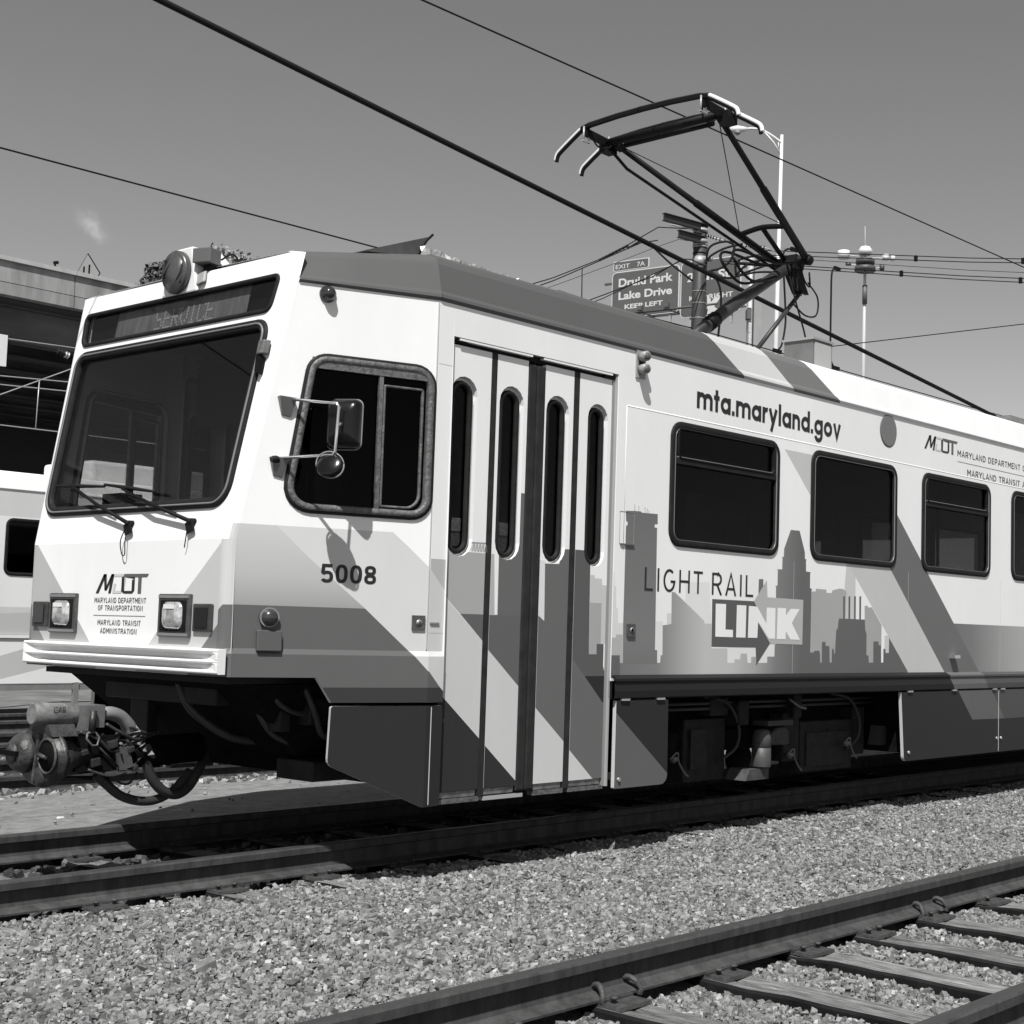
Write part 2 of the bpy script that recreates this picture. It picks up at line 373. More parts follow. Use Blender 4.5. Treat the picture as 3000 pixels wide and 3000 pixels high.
SIDE=[
(0.65,[(2.825,1.741),(2.865,1.74),(2.869,1.649),(2.887,1.65),(2.894,1.498),(2.913,1.499),(2.917,1.396),(2.981,1.397),(2.979,1.114),(2.806,1.114)]),
(0.415,[(2.9,1.317),(2.97,1.318),(2.976,1.119),(2.824,1.119),(2.817,1.294),(2.901,1.296)]),
(0.701,[(3.664,1.711),(3.957,1.72),(3.987,1.412),(3.67,1.406)]),
(0.701,[(3.301,1.417),(3.412,1.419),(3.424,1.121),(3.313,1.12)]),
(0.616,[(3.455,1.477),(3.511,1.478),(3.515,1.393),(3.459,1.393)]),
(0.701,[(4.199,1.26),(4.827,1.267),(4.832,1.121),(4.204,1.121)]),
(0.544,[(5.887,1.98),(5.951,1.984),(6.034,1.852),(6.041,1.469),(5.88,1.465),(5.861,1.755)]),
(0.362,[(5.352,1.116),(5.35,1.706),(5.411,1.708),(5.413,1.731),(5.574,1.73),(5.578,1.703),(5.661,1.704),(5.664,1.726),(5.774,1.746),(5.837,1.745),(5.891,1.723),(5.88,1.465),(5.792,1.116)]),
(0.353,[(6.19,1.614),(6.24,1.617),(6.245,1.602),(6.312,1.604),(6.481,1.455),(6.48,1.116),(6.206,1.116)]),
(0.544,[(6.534,1.363),(6.621,1.365),(6.625,1.209),(6.537,1.209)]),
('grad_base',[(2.806,1.121),(3.393,1.124),(3.396,1.177),(3.416,1.177),(3.411,1.391),(3.461,1.395),(3.51,1.402),(3.505,1.631),(3.541,1.632),(3.904,1.433),(3.905,1.414),(3.993,1.414),(3.999,1.232),(4.2,1.234),(4.204,1.124),(4.295,1.124),(4.294,1.151),(4.369,1.151),(4.373,1.195),(4.455,1.195),(4.466,1.124),(4.514,1.124),(4.514,1.168),(4.573,1.172),(4.58,1.124),(4.731,1.125),(4.73,1.173),(4.83,1.173),(4.83,1.267),(4.85,1.269),(4.835,1.644),(4.834,1.725),(4.818,1.729),(4.855,1.734),(4.855,1.855),(4.839,1.862),(4.917,1.865),(4.918,1.956),(4.908,1.962),(4.935,1.966),(4.94,2.032),(5.029,2.188),(5.158,2.19),(5.241,2.021),(5.243,1.967),(5.273,1.96),(5.26,1.954),(5.263,1.866),(5.34,1.861),(5.325,1.853),(5.326,1.734),(5.362,1.724),(5.349,1.717),(5.349,1.209),(5.402,1.21),(5.404,1.223),(5.482,1.223),(5.493,1.196),(5.498,1.127),(5.521,1.127),(5.519,1.29),(5.526,1.297),(5.574,1.297),(5.577,1.265),(5.636,1.262),(5.643,1.127),(5.674,1.127),(5.675,1.241),(5.705,1.241),(5.711,1.201),(5.723,1.201),(5.736,1.392),(5.763,1.418),(5.768,1.47),(5.781,1.496),(6.196,1.496),(6.206,1.408),(6.229,1.374),(6.231,1.19),(6.266,1.188),(6.272,1.128),(6.346,1.128),(6.345,1.311),(6.432,1.31),(6.435,1.279),(6.473,1.278),(6.482,1.128),(6.517,1.128),(6.517,1.247),(6.552,1.249),(6.556,1.213),(6.612,1.212),(6.615,1.353),(6.991,1.029),(6.6,1.02),(2.8,1.02)]),
(0.11,[(5.839,1.683),(5.868,1.684),(5.871,1.486),(5.843,1.485)]),
(0.11,[(5.924,1.686),(5.954,1.687),(5.956,1.488),(5.928,1.487)]),
(0.11,[(6.014,1.69),(6.044,1.691),(6.047,1.49),(6.018,1.489)]),
(0.11,[(6.1,1.693),(6.131,1.694),(6.133,1.492),(6.104,1.491)]),
('grad_dark',[(2.967,2.177),(3.065,2.183),(3.136,2.185),(3.142,2.177),(3.322,2.181),(3.325,2.108),(3.291,2.104),(3.292,2.082),(3.319,2.082),(3.33,1.214),(3.355,1.214),(3.358,1.124),(3.354,1.114),(2.979,1.114),(2.972,1.397),(2.974,2.071),(2.991,2.079),(2.99,2.101),(2.975,2.102)]),
(0.194,[(3.061,2.229),(3.066,2.229),(3.068,2.182),(3.063,2.181)]),
(0.194,[(3.106,2.222),(3.111,2.223),(3.112,2.184),(3.108,2.184)]),
(0.194,[(3.175,2.219),(3.18,2.22),(3.181,2.178),(3.177,2.178)]),
(0.194,[(3.199,2.211),(3.204,2.212),(3.205,2.178),(3.2,2.177)]),
(0.194,[(3.219,2.198),(3.224,2.198),(3.225,2.177),(3.22,2.176)]),
(0.146,[(4.596,1.773),(4.658,1.776),(4.658,1.719),(4.593,1.655)]),
(0.118,[(2.794,1.174),(2.945,1.175),(2.948,1.119),(2.951,1.119),(2.95,1.017),(2.801,1.019)]),
('grad_panel',[(7,1.497),(18,1.497),(18,1.02),(7,1.02)]),
(0.506,[(4.922,2.828),(5.636,2.828),(7.648,1.036),(7.666,1.02),(6.986,1.02)]),
(0.131,[(5.636,2.828),(6.287,2.828),(8.372,1.02),(7.666,1.02)])]

# ================================================================== the light rail car in front
car = thing('light_rail_car', 'white light rail car numbered 5008 with grey skyline wrap, raised pantograph and front coupler', 'light rail car', (8, 0, 0))
T = .0506
def xf(z): return 0 if z <= 1.797 else (z-1.797)*.18345
def hw(z): return 1.063 if z <= 1.797 else 1.063+(z-1.797)*.0613
def ridge(z): return .018*max(0, min(1, (1.19-z)/.03))
def fs(x, z, i): return (x, -1.45+i, z)
def fcab(u, z, i):
    i -= ridge(z)
    if u < 1.17: return (u+.314*i, -1.063-.3308*u+.949*i, z)
    return (u+(.16*i if u < 1.1701 else 0), -1.45+i, z)
def ff(y, z, i): return (xf(z)+i, y, z)
def far(f): return lambda a, b, i: (lambda p: (p[0], -p[1], p[2]))(f(a, b, i))
def fillet(sgn):
    def f(s, z, i):
        w, x0 = hw(z), xf(z)
        a0 = Vector((x0, -(w-T))); c = a0+Vector((.07, 0)); an = R(71.7)*s
        p = c+Vector((-math.cos(an), -math.sin(an)))*(.07-i+ridge(z)*s)
        return (p.x, p.y*sgn*-1 if sgn > 0 else p.y, z)
    return f
SKIRT = paint(.027)
# --- windows on the long side
WX = [(3.447, 4.85), (5.31, 6.715), (7.172, 8.563), (9.03, 10.43), (10.89, 12.29), (12.75, 14.15)]
WIN = [rrect(a, b, 1.962, 2.878, .12) for a, b in WX]
XE = 16.0
side_out = [(1.29, 1.0), (1.2905, 3.118), (2.855, 3.118), (2.8555, 1.0), (XE, 1.0), (XE, 3.313), (1.1705, 3.313), (1.1705, 1.9), (1.28, 1.89)]
side_out = [(1.29, 3.118), (2.855, 3.118), (2.855, 1.0), (XE, 1.0), (XE, 3.313), (1.29, 3.313)]
panel('side_panel', side_out, [inset(q, .02) for q in WIN], SIDE, fs, car, depth=.045)
panel('side_panel', side_out, [inset(q, .02) for q in WIN], [], far(fs), car, depth=.045, flip=True)
# --- cab side (folds onto the long side just before the door)
LTl = lambda x: 1.543-(x-1.3)*.845
cab_out = [(.048, 1.03), (.518, 1.03), (.607, .888), (1.17, .888), (1.29, .888), (1.29, 3.313), (1.17, 3.313), (.323, 3.297), (.048, 1.797)]
CAB = [('grad_cab', [(0, 1.885), (.932, 1.888), (1.17, 1.68), (1.3, 1.56), (1.3, .8), (0, .8)]),
 (.43, [(1.17, 1.744), (1.32, 1.744), (1.32, .8), (1.17, .8)]),
 (.565, [(.265, 1.8855), (.932, 1.888), (1.025, 1.811), (1.17, 1.682), (1.31, 1.535), (1.31, .94), (1.258, .982), (1.173, 1.07), (1.072, 1.174), (.787, 1.431), (.44, 1.722)]),
 (.105, [(0, 1.432), (.786, 1.432), (1.072, 1.174), (1.173, 1.07), (1.258, .982), (1.31, .935), (1.31, .8), (0, .8)]),
 (.042, [(0, .975), (1.266, .975), (1.31, .935), (1.31, .8), (0, .8)])]
cw = rpoly([(.268, 1.966), (1.163, 1.966), (1.163, 2.906), (.40, 2.90)], [.15, .13, .13, .13], 6)
cl = [((0, 1.19), (1.29, 1.19)), ((0, 1.16), (1.29, 1.16)), ((1.17, .888), (1.17, 3.313))]
RIMM = mat('sunlit_panel_edge', .55, .4, .4)  # pale tone painted on the skirt rims so the edges read as sunlit
panel('cab_side', cab_out, [inset(cw, .02)], CAB, fcab, car, lines=cl, depth=.04)
panel('cab_side', cab_out, [inset(cw, .02)], CAB, far(fcab), car, lines=cl, depth=.04, flip=True)
sk_out = rpoly([(.607, .868), (.598, .535), (1.165, .272), (1.29, .275), (1.29, .868)], [.012, .05, .012, .012, .012], 3)
panel('skirt_panel', sk_out, [], [], fcab, car, base=SKIRT, lines=[((1.17, .2), (1.17, .9))], depth=.03, rim=RIMM)
panel('skirt_panel', sk_out, [], [], far(fcab), car, base=SKIRT, lines=[((1.17, .2), (1.17, .9))], depth=.03, flip=True, rim=RIMM)
mb = MB(); mb.box(1.199, 1.203, -1.4705, -1.466, .285, .86); mb.build('panel_seam', RIMM, car)
mb = MB(); mb.box(1.157, 1.1625, -1.4525, -1.446, 1.2, 3.30); mb.build('panel_seam', mat('seam', .45, .6), car)
# --- rounded front corners
fl = [((k/5, 1.0), (k/5, 3.5)) for k in range(1, 5)]+[((0, 1.19), (1, 1.19)), ((0, 1.16), (1, 1.16)), ((0, 1.797), (1, 1.797))]
fo = [(0, 1.03), (1, 1.03), (1, 1.797), (1, 3.33), (1, 3.476), (0, 3.476), (0, 1.797)]
panel('front_corner', fo, [], [(.51, [(-1, 1.795), (.55, 1.795), (.55, 1.885), (2, 1.885), (2, 1), (-1, 1)]), (.12, [(-1, 1.375), (.0, 1.40), (.35, 1.43), (2, 1.432), (2, .9), (-1, .9)])], fillet(-1), car, lines=fl)
panel('front_corner', fo, [], [(.41, [(-1, 1.795), (2, 1.795), (2, 1), (-1, 1)]), (.16, [(-1, 1.40), (2, 1.43), (2, .9), (-1, .9)])], fillet(1), car, lines=fl, flip=True)
# --- front below and above the crease
yb = 1.063-T
FR = [(.41, [(1.1, 1.795), (.989, 1.795), (.311, 1.197), (.2, 1.0), (1.1, 1.0)]), (.19, [(1.1, 1.43), (1.038, 1.363), (.849, 1.194), (.7, 1.0), (1.1, 1.0)]),
 (.50, [(-1.1, 1.795), (-1.035, 1.795), (-.677, 1.491), (-.341, 1.194), (-.2, 1.0), (-1.1, 1.0)]), (.15, [(-1.1, 1.40), (-1.04, 1.345), (-.96, 1.27), (-.875, 1.19), (-.72, 1.0), (-1.1, 1.0)])]
panel('front_panel', [(-yb, 1.03), (yb, 1.03), (yb, 1.797), (-yb, 1.797)], [], FR, ff, car, flip=True)
ws = rpoly([(-1.005, 1.975), (1.005, 1.975), (1.052, 3.087), (-1.052, 3.087)], [.15, .15, .11, .11], 6)
ds = rpoly([(-1.03, 3.122), (1.03, 3.122), (1.062, 3.36), (-1.062, 3.36)], [.07, .07, .05, .05], 5)
ft = hw(3.476)-T
panel('front_panel', [(-yb, 1.797), (yb, 1.797), (ft, 3.476), (-ft, 3.476)], [inset(ws, .02), inset(ds, .012)], [], ff, car, flip=True, depth=.05)
# --- windscreen: rubber gasket, bright bead, glass
wsi = inset(ws, .062)
ring('windscreen_frame', ws, wsi, ff, .018, car, DARK)
ring('windscreen_bead', inset(ws, .020), inset(ws, .036), ff, .024, car, mat('grey_bead', .17, .45, .3))
sheet('windscreen', wsi, ff, .012, car, WSGLASS)
dsi = inset(ds, .028)
ring('display_frame', ds, dsi, ff, .012, car, DARK)
sheet('display_glass', dsi, ff, .008, car, WSGLASS)
# destination display: three lamp panels behind the glass, dots of the last word half scanned
dn = MB(); dn.hexa([ff(*q) for q in ((-1.0, 3.09, .06), (1.0, 3.09, .06), (1.0, 3.09, .08), (-1.0, 3.09, .08), (-1.06, 3.39, .06), (1.06, 3.39, .06), (1.06, 3.39, .08), (-1.06, 3.39, .08))])
disp = dn.build('destination_display', BLACK, car)
def quad(name, y0, y1, z0, z1, off, par, m):
    return MB().add([ff(y0, z0, off), ff(y1, z0, off), ff(y1, z1, off), ff(y0, z1, off)], [(0, 1, 2, 3)]).build(name, m, par)
LEDM = mat('dusty_display_panel', .26, .6, .3, 0, .35, 18, 0, 1, 0, (1, 1, .08))
quad('display_panel', -.735, .70, 3.142, 3.345, .034, disp, LEDM)
FONT5 = {'S': ['01111', '10000', '10000', '01110', '00001', '00001', '11110'], 'E': ['11111', '10000', '10000', '11110', '10000', '10000', '11111'], 'R': ['11110', '10001', '10001', '11110', '10100', '10010', '10001'], 'V': ['10001', '10001', '10001', '10001', '10001', '01010', '00100'], 'I': ['01110', '00100', '00100', '00100', '00100', '00100', '01110'], 'C': ['01110', '10001', '10000', '10000', '10000', '10001', '01110']}
dots = MB(); yy = .235
for ch in 'SERVICE':
    for r_ in range(7):
        for k in range(5):
            if FONT5[ch][r_][k] == '1' and r_ > 0:
                y, z = yy-k*.0165, 3.292-r_*.021
                dots.add([ff(y-.0072, z-.0085, .031), ff(y+.0072, z-.0085, .031), ff(y+.0072, z+.0085, .031), ff(y-.0072, z+.0085, .031)], [(0, 1, 2, 3)])
    yy -= .092
dots.build('display_lettering', mat('display_dot', .62, .5), disp)
# --- roof
pr = [(0, 3.313), (-.018, 3.333), (-.014, 3.352), (.0, 3.375), (.045, 3.55), (.068, 3.592), (.10, 3.615), (.15, 3.622)]
def fcove(x, s, i):
    k = min(range(len(pr)-1), key=lambda j: 0 if pr[j][1] <= s <= pr[j+1][1]+1e-6 else 1)
    (d0, z0), (d1, z1) = pr[k], pr[k+1]; t = (s-z0)/(z1-z0)
    return (x, -1.45+d0+(d1-d0)*t+i, s)
def cl_(za, a, zb, b): return lambda z: a+(b-a)*(z-za)/(zb-za)
l1, l2, l3 = cl_(3.6, 3.93, 3.325, 4.329), cl_(3.6, 4.659, 3.325, 5.022), cl_(3.6, 5.273, 3.325, 5.722)
COVE = [(.10, [(1, 3.3), (l1(3.3), 3.3), (l1(3.6), 3.6), (l1(3.64), 3.64), (1, 3.64)]), (.52, [(l1(3.3), 3.3), (l2(3.3), 3.3), (l2(3.64), 3.64), (l1(3.64), 3.64)]), (.15, [(l2(3.3), 3.3), (l3(3.3), 3.3), (l3(3.64), 3.64), (l2(3.64), 3.64)])]
panel('roof_cove', [(1.17, 3.313), (XE, 3.313), (XE, 3.622), (1.17, 3.622)], [], COVE, fcove, car, lines=[((1.1, z), (XE+1, z)) for _, z in pr[1:-1]], depth=.001)
panel('roof_cove', [(1.17, 3.313), (XE, 3.313), (XE, 3.622), (1.17, 3.622)], [], COVE, far(fcove), car, lines=[((1.1, z), (XE+1, z)) for _, z in pr[1:-1]], depth=.001, flip=True)
for sg in (1, -1):
    mb = MB(); rows = []
    for k in range(9):
        u = .323+(1.17-.323)*k/8; t = k/8; sc_ = .66+.34*t; zb = 3.297+.016*t
        rows.append([(u+.314*d*(1-.5*t), sg*(-1.063-.3308*u+.949*d), zb+(z-3.313)*sc_) for d, z in pr])
    n = len(pr)
    for r_ in rows: mb.v += r_
    for i in range(8):
        for j in range(n-1): mb.f.append([i*n+j, (i+1)*n+j, (i+1)*n+j+1, i*n+j+1]); mb.m.append(0); mb.sm.append(j > 2)
    o = mb.build('roof_cove', paint(.10), car)
    if sg == 1: cab_in = [r_[-1] for r_ in rows]
mb = MB()
secs = [[(.308, -hw(3.476)+T, 3.476), (.318, -hw(3.476)+.10, 3.487), (.345, -1.06, 3.499), (.345, 0, 3.512), (.345, 1.06, 3.499), (.318, hw(3.476)-.10, 3.487), (.308, hw(3.476)-T, 3.476)]]
secs.append([(.352, -1.115, 3.474), (.37, -1.07, 3.50), (.42, -.9, 3.517), (.42, 0, 3.53), (.42, .9, 3.517), (.37, 1.07, 3.50), (.352, 1.115, 3.474)])
for k in (1, 3, 5, 8):
    x, y, z = cab_in[k]; secs.append([(x, y, z), (x, y*.97, z+.006), (x, y*.6, z+.035), (x, 0, z+.05), (x, -y*.6, z+.035), (x, -y*.97, z+.006), (x, -y, z)])
for x in (1.4, XE): secs.append([(x, -1.30, 3.622), (x, -1.25, 3.628), (x, -.8, 3.66), (x, 0, 3.69), (x, .8, 3.66), (x, 1.25, 3.628), (x, 1.30, 3.622)])
for s_ in secs: mb.v += s_
for i in range(len(secs)-1):
    for j in range(6): mb.f.append([i*7+j, (i+1)*7+j, (i+1)*7+j+1, i*7+j+1]); mb.m.append(0 if i < 2 else 1); mb.sm.append(True)
mb.build('roof', [WHITE, mat('roof_paint', .45, .6, .3, 0, .3, 3)], car)
# small white corner that closes fillet, cove and roof
for sg in (1, -1):
    mb = MB(); a = fillet(-1)
    p = [Vector(a(1, z, 0)) for z in (3.30, 3.36, 3.42, 3.476)]; q = [Vector(r_) for r_ in [(.323+.314*d, -1.063-.3308*.323+.949*d, 3.297+(z-3.313)*.66) for d, z in pr]]
    pts = p+list(reversed(q)); mb.v = [(x, sg*y, z) for x, y, z in pts]; mb.f = [list(range(len(pts)))]; mb.m = [0]; mb.sm = [False]; mb.build('corner_cap', WHITE, car)
# --- belt rail below the windows
bp_ = [(.0, .874), (-.022, .884), (-.026, .93), (-.022, .985), (-.034, 1.000), (-.034, 1.016), (-.008, 1.034), (0, 1.04)]
def fbelt(x, z, i):
    k = next((j for j in range(len(bp_)-1) if bp_[j][1] <= z <= bp_[j+1][1]+1e-6), 0)
    (d0, z0), (d1, z1) = bp_[k], bp_[k+1]; t = (z-z0)/(z1-z0)
    return (x, -1.452+d0+(d1-d0)*t+i, z)
panel('belt_rail', [(2.87, .874), (XE, .874), (XE, 1.04), (2.87, 1.04)], [], [(.12, [(7.648, 1.05), (8.35, 1.05), (8.53, .86), (7.83, .86)]), (.07, [(8.35, 1.05), (XE+1, 1.05), (XE+1, .86), (8.53, .86)])], fbelt, car, base=paint(.020), lines=[((2, z), (XE+1, z)) for _, z in bp_[1:-1]], depth=.02)
panel('belt_rail', [(2.87, .874), (XE, .874), (XE, 1.04), (2.87, 1.04)], [], [], far(fbelt), car, base=paint(.020), lines=[((2, z), (XE+1, z)) for _, z in bp_[1:-1]], depth=.02, flip=True)
# --- raised mouldings
mb = MB(); mb.tube([(2.955, -1.4475, 2.914), (XE, -1.4475, 2.914)], .0055, 8); mb.tube([(2.951, -1.4475, 1.9), (2.951, -1.4475, 2.914)], .0038, 8); mb.build('moulding', WHITE, car)
for x in (5.085, 6.945, 8.80, 10.66, 12.52):
    MB().box(x-.0012, x+.0012, -1.4508, -1.449, 1.04, 1.94).build('panel_seam', mat('seam', .45, .6), car)
for z in (2.93, 1.30):
    MB().box(1.175, 1.288, -1.4508, -1.449, z-.001, z+.001).build('panel_seam', mat('seam', .45, .6), car)
for k in range(22):
    MB().lathe((3.1+k*.31, -1.4495, 3.295), (0, -1, 0), [(0, .006), (.0018, .005)], 6).build('rivet', WHITE, car)
# --- skirts
def fsk(x, z, i): return (x, -1.465+i, z)
s1 = rpoly([(2.914, .262), (3.49, .335), (3.473, .868), (2.914, .868)], [.01, .06, .01, .01], 4)
s1 = rpoly([(2.905, .268), (3.486, .268), (3.478, .866), (2.905, .866)], [.01, .07, .01, .01], 4)
panel('skirt_panel', s1, [], [(.11, [(2.8, .875), (2.93, .765), (3.52, .315), (3.52, .2), (2.8, .2)])], fsk, car, base=paint(.027), depth=.03, rim=RIMM)
xs = 6.815
for i, (a, b) in enumerate(((6.815, 8.742), (8.752, 10.6), (10.61, 12.4))):
    so_ = rpoly([(a+(.06 if i == 0 else 0), .255), (b, .255), (b, .866), (a, .866)], [.05 if i == 0 else .01, .01, .01, .01], 4)
    panel('skirt_panel', so_, [], [(.105, [(7.855, .9), (8.55, .9), (8.883, .578), (8.187, .586)]), (.065, [(8.55, .9), (14, .9), (14, .575), (8.883, .578)])], fsk, car, base=paint(.027), depth=.03, rim=RIMM)
for x in (2.99, 3.38, 6.96, 7.80, 8.64, 8.82):
    mb = MB(); mb.box(x-.045, x+.045, -1.480, -1.462, .864, .878); mb.build('skirt_hinge', CHROME, car)
for x, z in ((2.945, .33), (6.95, .33), (8.70, .39), (8.79, .39)):
    MB().cyl((x, -1.468, z), (0, 1, 0), .014, .02, 10).build('skirt_lock', STEEL, car)
# --- side windows
for (a, b), q in zip(WX, WIN):
    qi = inset(q, .055)
    for f in (fs, far(fs)):
        wr = ring('side_window', q, qi, f, .014, car, DARK)
        sheet('window_pane', qi, f, .012, wr, GLASS if f is fs else FARG)
        if (a, b) in (WX[0], WX[2], WX[4]) and f is fs:
            mb = MB(); mb.box(a+.05, b-.05, -1.462, -1.44, 2.562, 2.615); tb = mb.build('transom_bar', DARK, wr); bevel(tb, .006)
            mb = MB(); mb.box(a+.07, b-.08, -1.464, -1.455, 2.612, 2.62); mb.build('transom_trim', MIDGREY, wr)
            t0 = rrect(a+.075, b-.075, 2.60, 2.845, .05); ring('vent_frame', t0, inset(t0, .018), f, .018, wr, BLACK)
        if f is fs:
            q2 = inset(q, .046); ring('window_bead', q2, inset(q2, .006), f, .0155, wr, mat('worn_bead', .16, .35, .5))
# --- cab side windows
cwi = inset(cw, .052)
for f in (fcab, far(fcab)):
    wr = ring('cab_window', cw, cwi, f, .016, car, DARK)
    ring('window_surround', inset(cw, .014), inset(cw, .056), f, .022, wr, ALU)
    sheet('window_pane', cwi, f, .014, wr, GLASS if f is fcab else CLEAR)
    def fbar(u0, u1, z0, z1, nm, m, o0=-.012, o1=.012):
        mb = MB(); mb.hexa([f(u0, z0, o1), f(u1, z0, o1), f(u1, z0, o0), f(u0, z0, o0), f(u0, z1, o1), f(u1, z1, o1), f(u1, z1, o0), f(u0, z1, o0)]); mb.build(nm, m, wr)
    fbar(.812, .836, 2.0, 2.85, 'window_mullion', ALU)
    fbar(.42, 1.115, 2.808, 2.872, 'window_header', ALU, -.016, .01)
    sl_ = rpoly([(.842, 2.03), (1.088, 2.03), (1.088, 2.76), (.842, 2.76)], [.01, .09, .02, .01], 5); ring('sliding_sash', sl_, inset(sl_, .014), f, .006, wr, ALU)
# --- bumper with two scooped grooves
bz = [(0, 1.044), (-.045, 1.044), (-.052, 1.052), (-.052, 1.060), (-.004, 1.072), (-.004, 1.098), (-.050, 1.106), (-.052, 1.112), (-.050, 1.118), (-.004, 1.124), (-.004, 1.152), (-.05, 1.166), (-.052, 1.172), (-.048, 1.182), (0, 1.184)]
mb = MB(); n = len(bz); ys = [-1.105, -1.085, -1.05, -1.0, -.9, -.7, -.4, 0, .4, .7, .85, .95, .985, 1.0]
for y in ys:
    g = max(0, min(1, (1.06-abs(y))/.28)) if y < 0 else max(0, min(1, (.97-y)/.28)); g = g**.6
    for d, z in bz: mb.v.append((-.052+(d+.052)*g if -.05 < d < -.001 and 1.06 < z < 1.17 else d, y, z))
for i in range(len(ys)-1):
    for j in range(n-1): mb.f.append([i*n+j, i*n+j+1, (i+1)*n+j+1, (i+1)*n+j]); mb.m.append(0); mb.sm.append(False)
mb.f += [list(range(n)), [(len(ys)-1)*n+j for j in range(n)]]; mb.m += [0, 0]; mb.sm += [False, False]
mb.build('bumper', WHITE, car)
# --- lights on the front
for sg in (1, -1):
    y0 = .61*sg
    h = MB(); h.box(-.022, .0, y0-.157, y0+.157, 1.24, 1.486); hl = h.build('headlight', mat('lamp_bezel', .06, .4, .5, 0, .3, 20), car); bevel(hl, .006)
    for z0, z1 in ((1.246, 1.262), (1.462, 1.478)):
        MB().box(-.027, -.02, y0-.15, y0+.15, z0, z1).build('bezel_bar', MIDGREY, hl)
    MB().box(-.026, -.02, y0-.128, y0+.128, 1.272, 1.45).build('bezel_recess', BLACK, hl)
    lo = rrect(y0-.098, y0+.098, 1.285, 1.44, .045); mb = MB(); mb.v = [(-.03, a, b) for a, b in lo]; k = len(lo)
    for s_, d in ((.8, -.044), (.45, -.052)): mb.v += [(d, y0+(a-y0)*s_, 1.3625+(b-1.3625)*s_) for a, b in lo]
    mb.v += [(-.0255, a, b) for a, b in lo]
    mb.f = [list(range(2*k, 3*k))]+[[r_*k+i, r_*k+(i+1) % k, (r_+1)*k+(i+1) % k, (r_+1)*k+i] for r_ in (0, 1) for i in range(k)]+[[3*k+i, 3*k+(i+1) % k, (i+1) % k, i] for i in range(k)]
    mb.m = [0]*len(mb.f); mb.sm = [True]*len(mb.f); mb.build('headlight_lens', mat('ribbed_lamp_glass', .62, .12, .8, .6, .45, 22), hl)
    MB().box(-.056, -.05, y0-.05, y0+.05, 1.40, 1.425).build('lens_highlight', mat('lamp_reflector', .72, .4, .5), hl)  # pale bar painted as a highlight on the lens, in the reflector's tone
    y1 = .885*sg
    m2 = MB(); m2.box(-.02, 0, y1-.09, y1+.09, 1.275, 1.432); mk = m2.build('marker_light', mat('marker_bezel', .045, .45, .4, 0, .3, 20), car); bevel(mk, .008)
    MB().box(-.028, -.018, y1-.06, y1+.06, 1.30, 1.41).build('marker_lens', mat('dark_red_lens', .02, .15, .6), mk)
# headlamp on the roof edge
hp = MB(); hp.hexa([(.262, -.243, 3.35), (.262, .145, 3.35), (.62, .10, 3.50), (.62, -.20, 3.50), (.268, -.162, 3.645), (.268, .058, 3.645), (.50, .03, 3.655), (.50, -.135, 3.655)])
hpo = hp.build('headlamp_housing', paint(.72), car); bevel(hpo, .012)
hlamp = MB().lathe((.262, -.040, 3.490), (-1, 0, -.03), [(0, .135), (.03, .135), (.042, .125), (.042, .108), (.004, .104)], 32).build('roof_headlamp', mat('lamp_rim', .10, .3, .6, .4, .2, 10), car)
MB().lathe((.2375, -.040, 3.490), (-1, 0, -.03), [(0, .1), (.002, .101)], 28).build('lamp_bowl', mat('lamp_bowl', .15, .6, .2), hlamp)
MB().add([(.2338, -.115, 3.485), (.2338, .035, 3.485), (.2338, .045, 3.45), (.2338, -.02, 3.402), (.2338, -.105, 3.43)], [(0, 1, 2, 3, 4)]).build('lamp_reflector', mat('lamp_reflector', .72, .4, .5), hlamp)
MB().add([(.2285-.03*(.1*math.sin(2*math.pi*k/28)), -.040+.102*math.cos(2*math.pi*k/28), 3.490+.102*math.sin(2*math.pi*k/28)) for k in range(28)], [tuple(range(28))]).build('lamp_glass', LENS, hlamp)
cb = MB(); cb.obox((.31, -.262, 3.570), (.052, .018, 0), (-.022, .062, 0), (0, 0, .046)); cbo = cb.build('camera_box', mat('camera_grey', .105, .5), car); bevel(cbo, .006)
MB().obox((.35, -.27, 3.50), (.04, 0, 0), (0, .035, 0), (0, 0, .035)).build('camera_bracket', BLACK, cbo)
MB().tube(bez([(.36, -.34, 3.55), (.40, -.40, 3.585), (.44, -.43, 3.53)], 8), .006, 6).build('camera_cable', BLACK, cbo)
mb = MB(); mb.obox((.285, -.255, 3.435), (.012, .0, .004), (0, .042, -.006), (.01, .01, .038)); bevel(mb.build('lamp_recess', mat('recess_grey', .30, .5), car), .02, 3)
# --- cab side fittings
def cabpt(u, z, o): return Vector(fcab(u, z, -o))
CN = Vector((-.314, -.949, 0))
MB().lathe(cabpt(.49, 3.248, 0), CN, [(0, .05), (.012, .05), (.02, .04), (.05, .034), (.062, .02), (.066, 0)], 20).build('marker_lamp', mat('smoked_lens', .03, .15, .6), car)
b = MB().lathe(cabpt(.241, 1.365, 0), CN, [(0, .055), (.02, .055), (.03, .046), (.05, .04), (.062, .025), (.066, 0)], 22).build('side_bell', mat('bell_metal', .07, .25, .6, .5), car)
MB().lathe(cabpt(.241, 1.365, .02), CN, [(0, .057), (.008, .057)], 22).build('bell_ring', MIDGREY, b)
mb = MB(); mb.hexa([cabpt(.176, 1.176, .0), cabpt(.312, 1.176, .0), cabpt(.312, 1.176, .03), cabpt(.176, 1.176, .03), cabpt(.176, 1.294, .0), cabpt(.312, 1.294, .0), cabpt(.312, 1.294, .03), cabpt(.176, 1.294, .03)])
bevel(mb.build('socket_cover', paint(.085), car), .006)
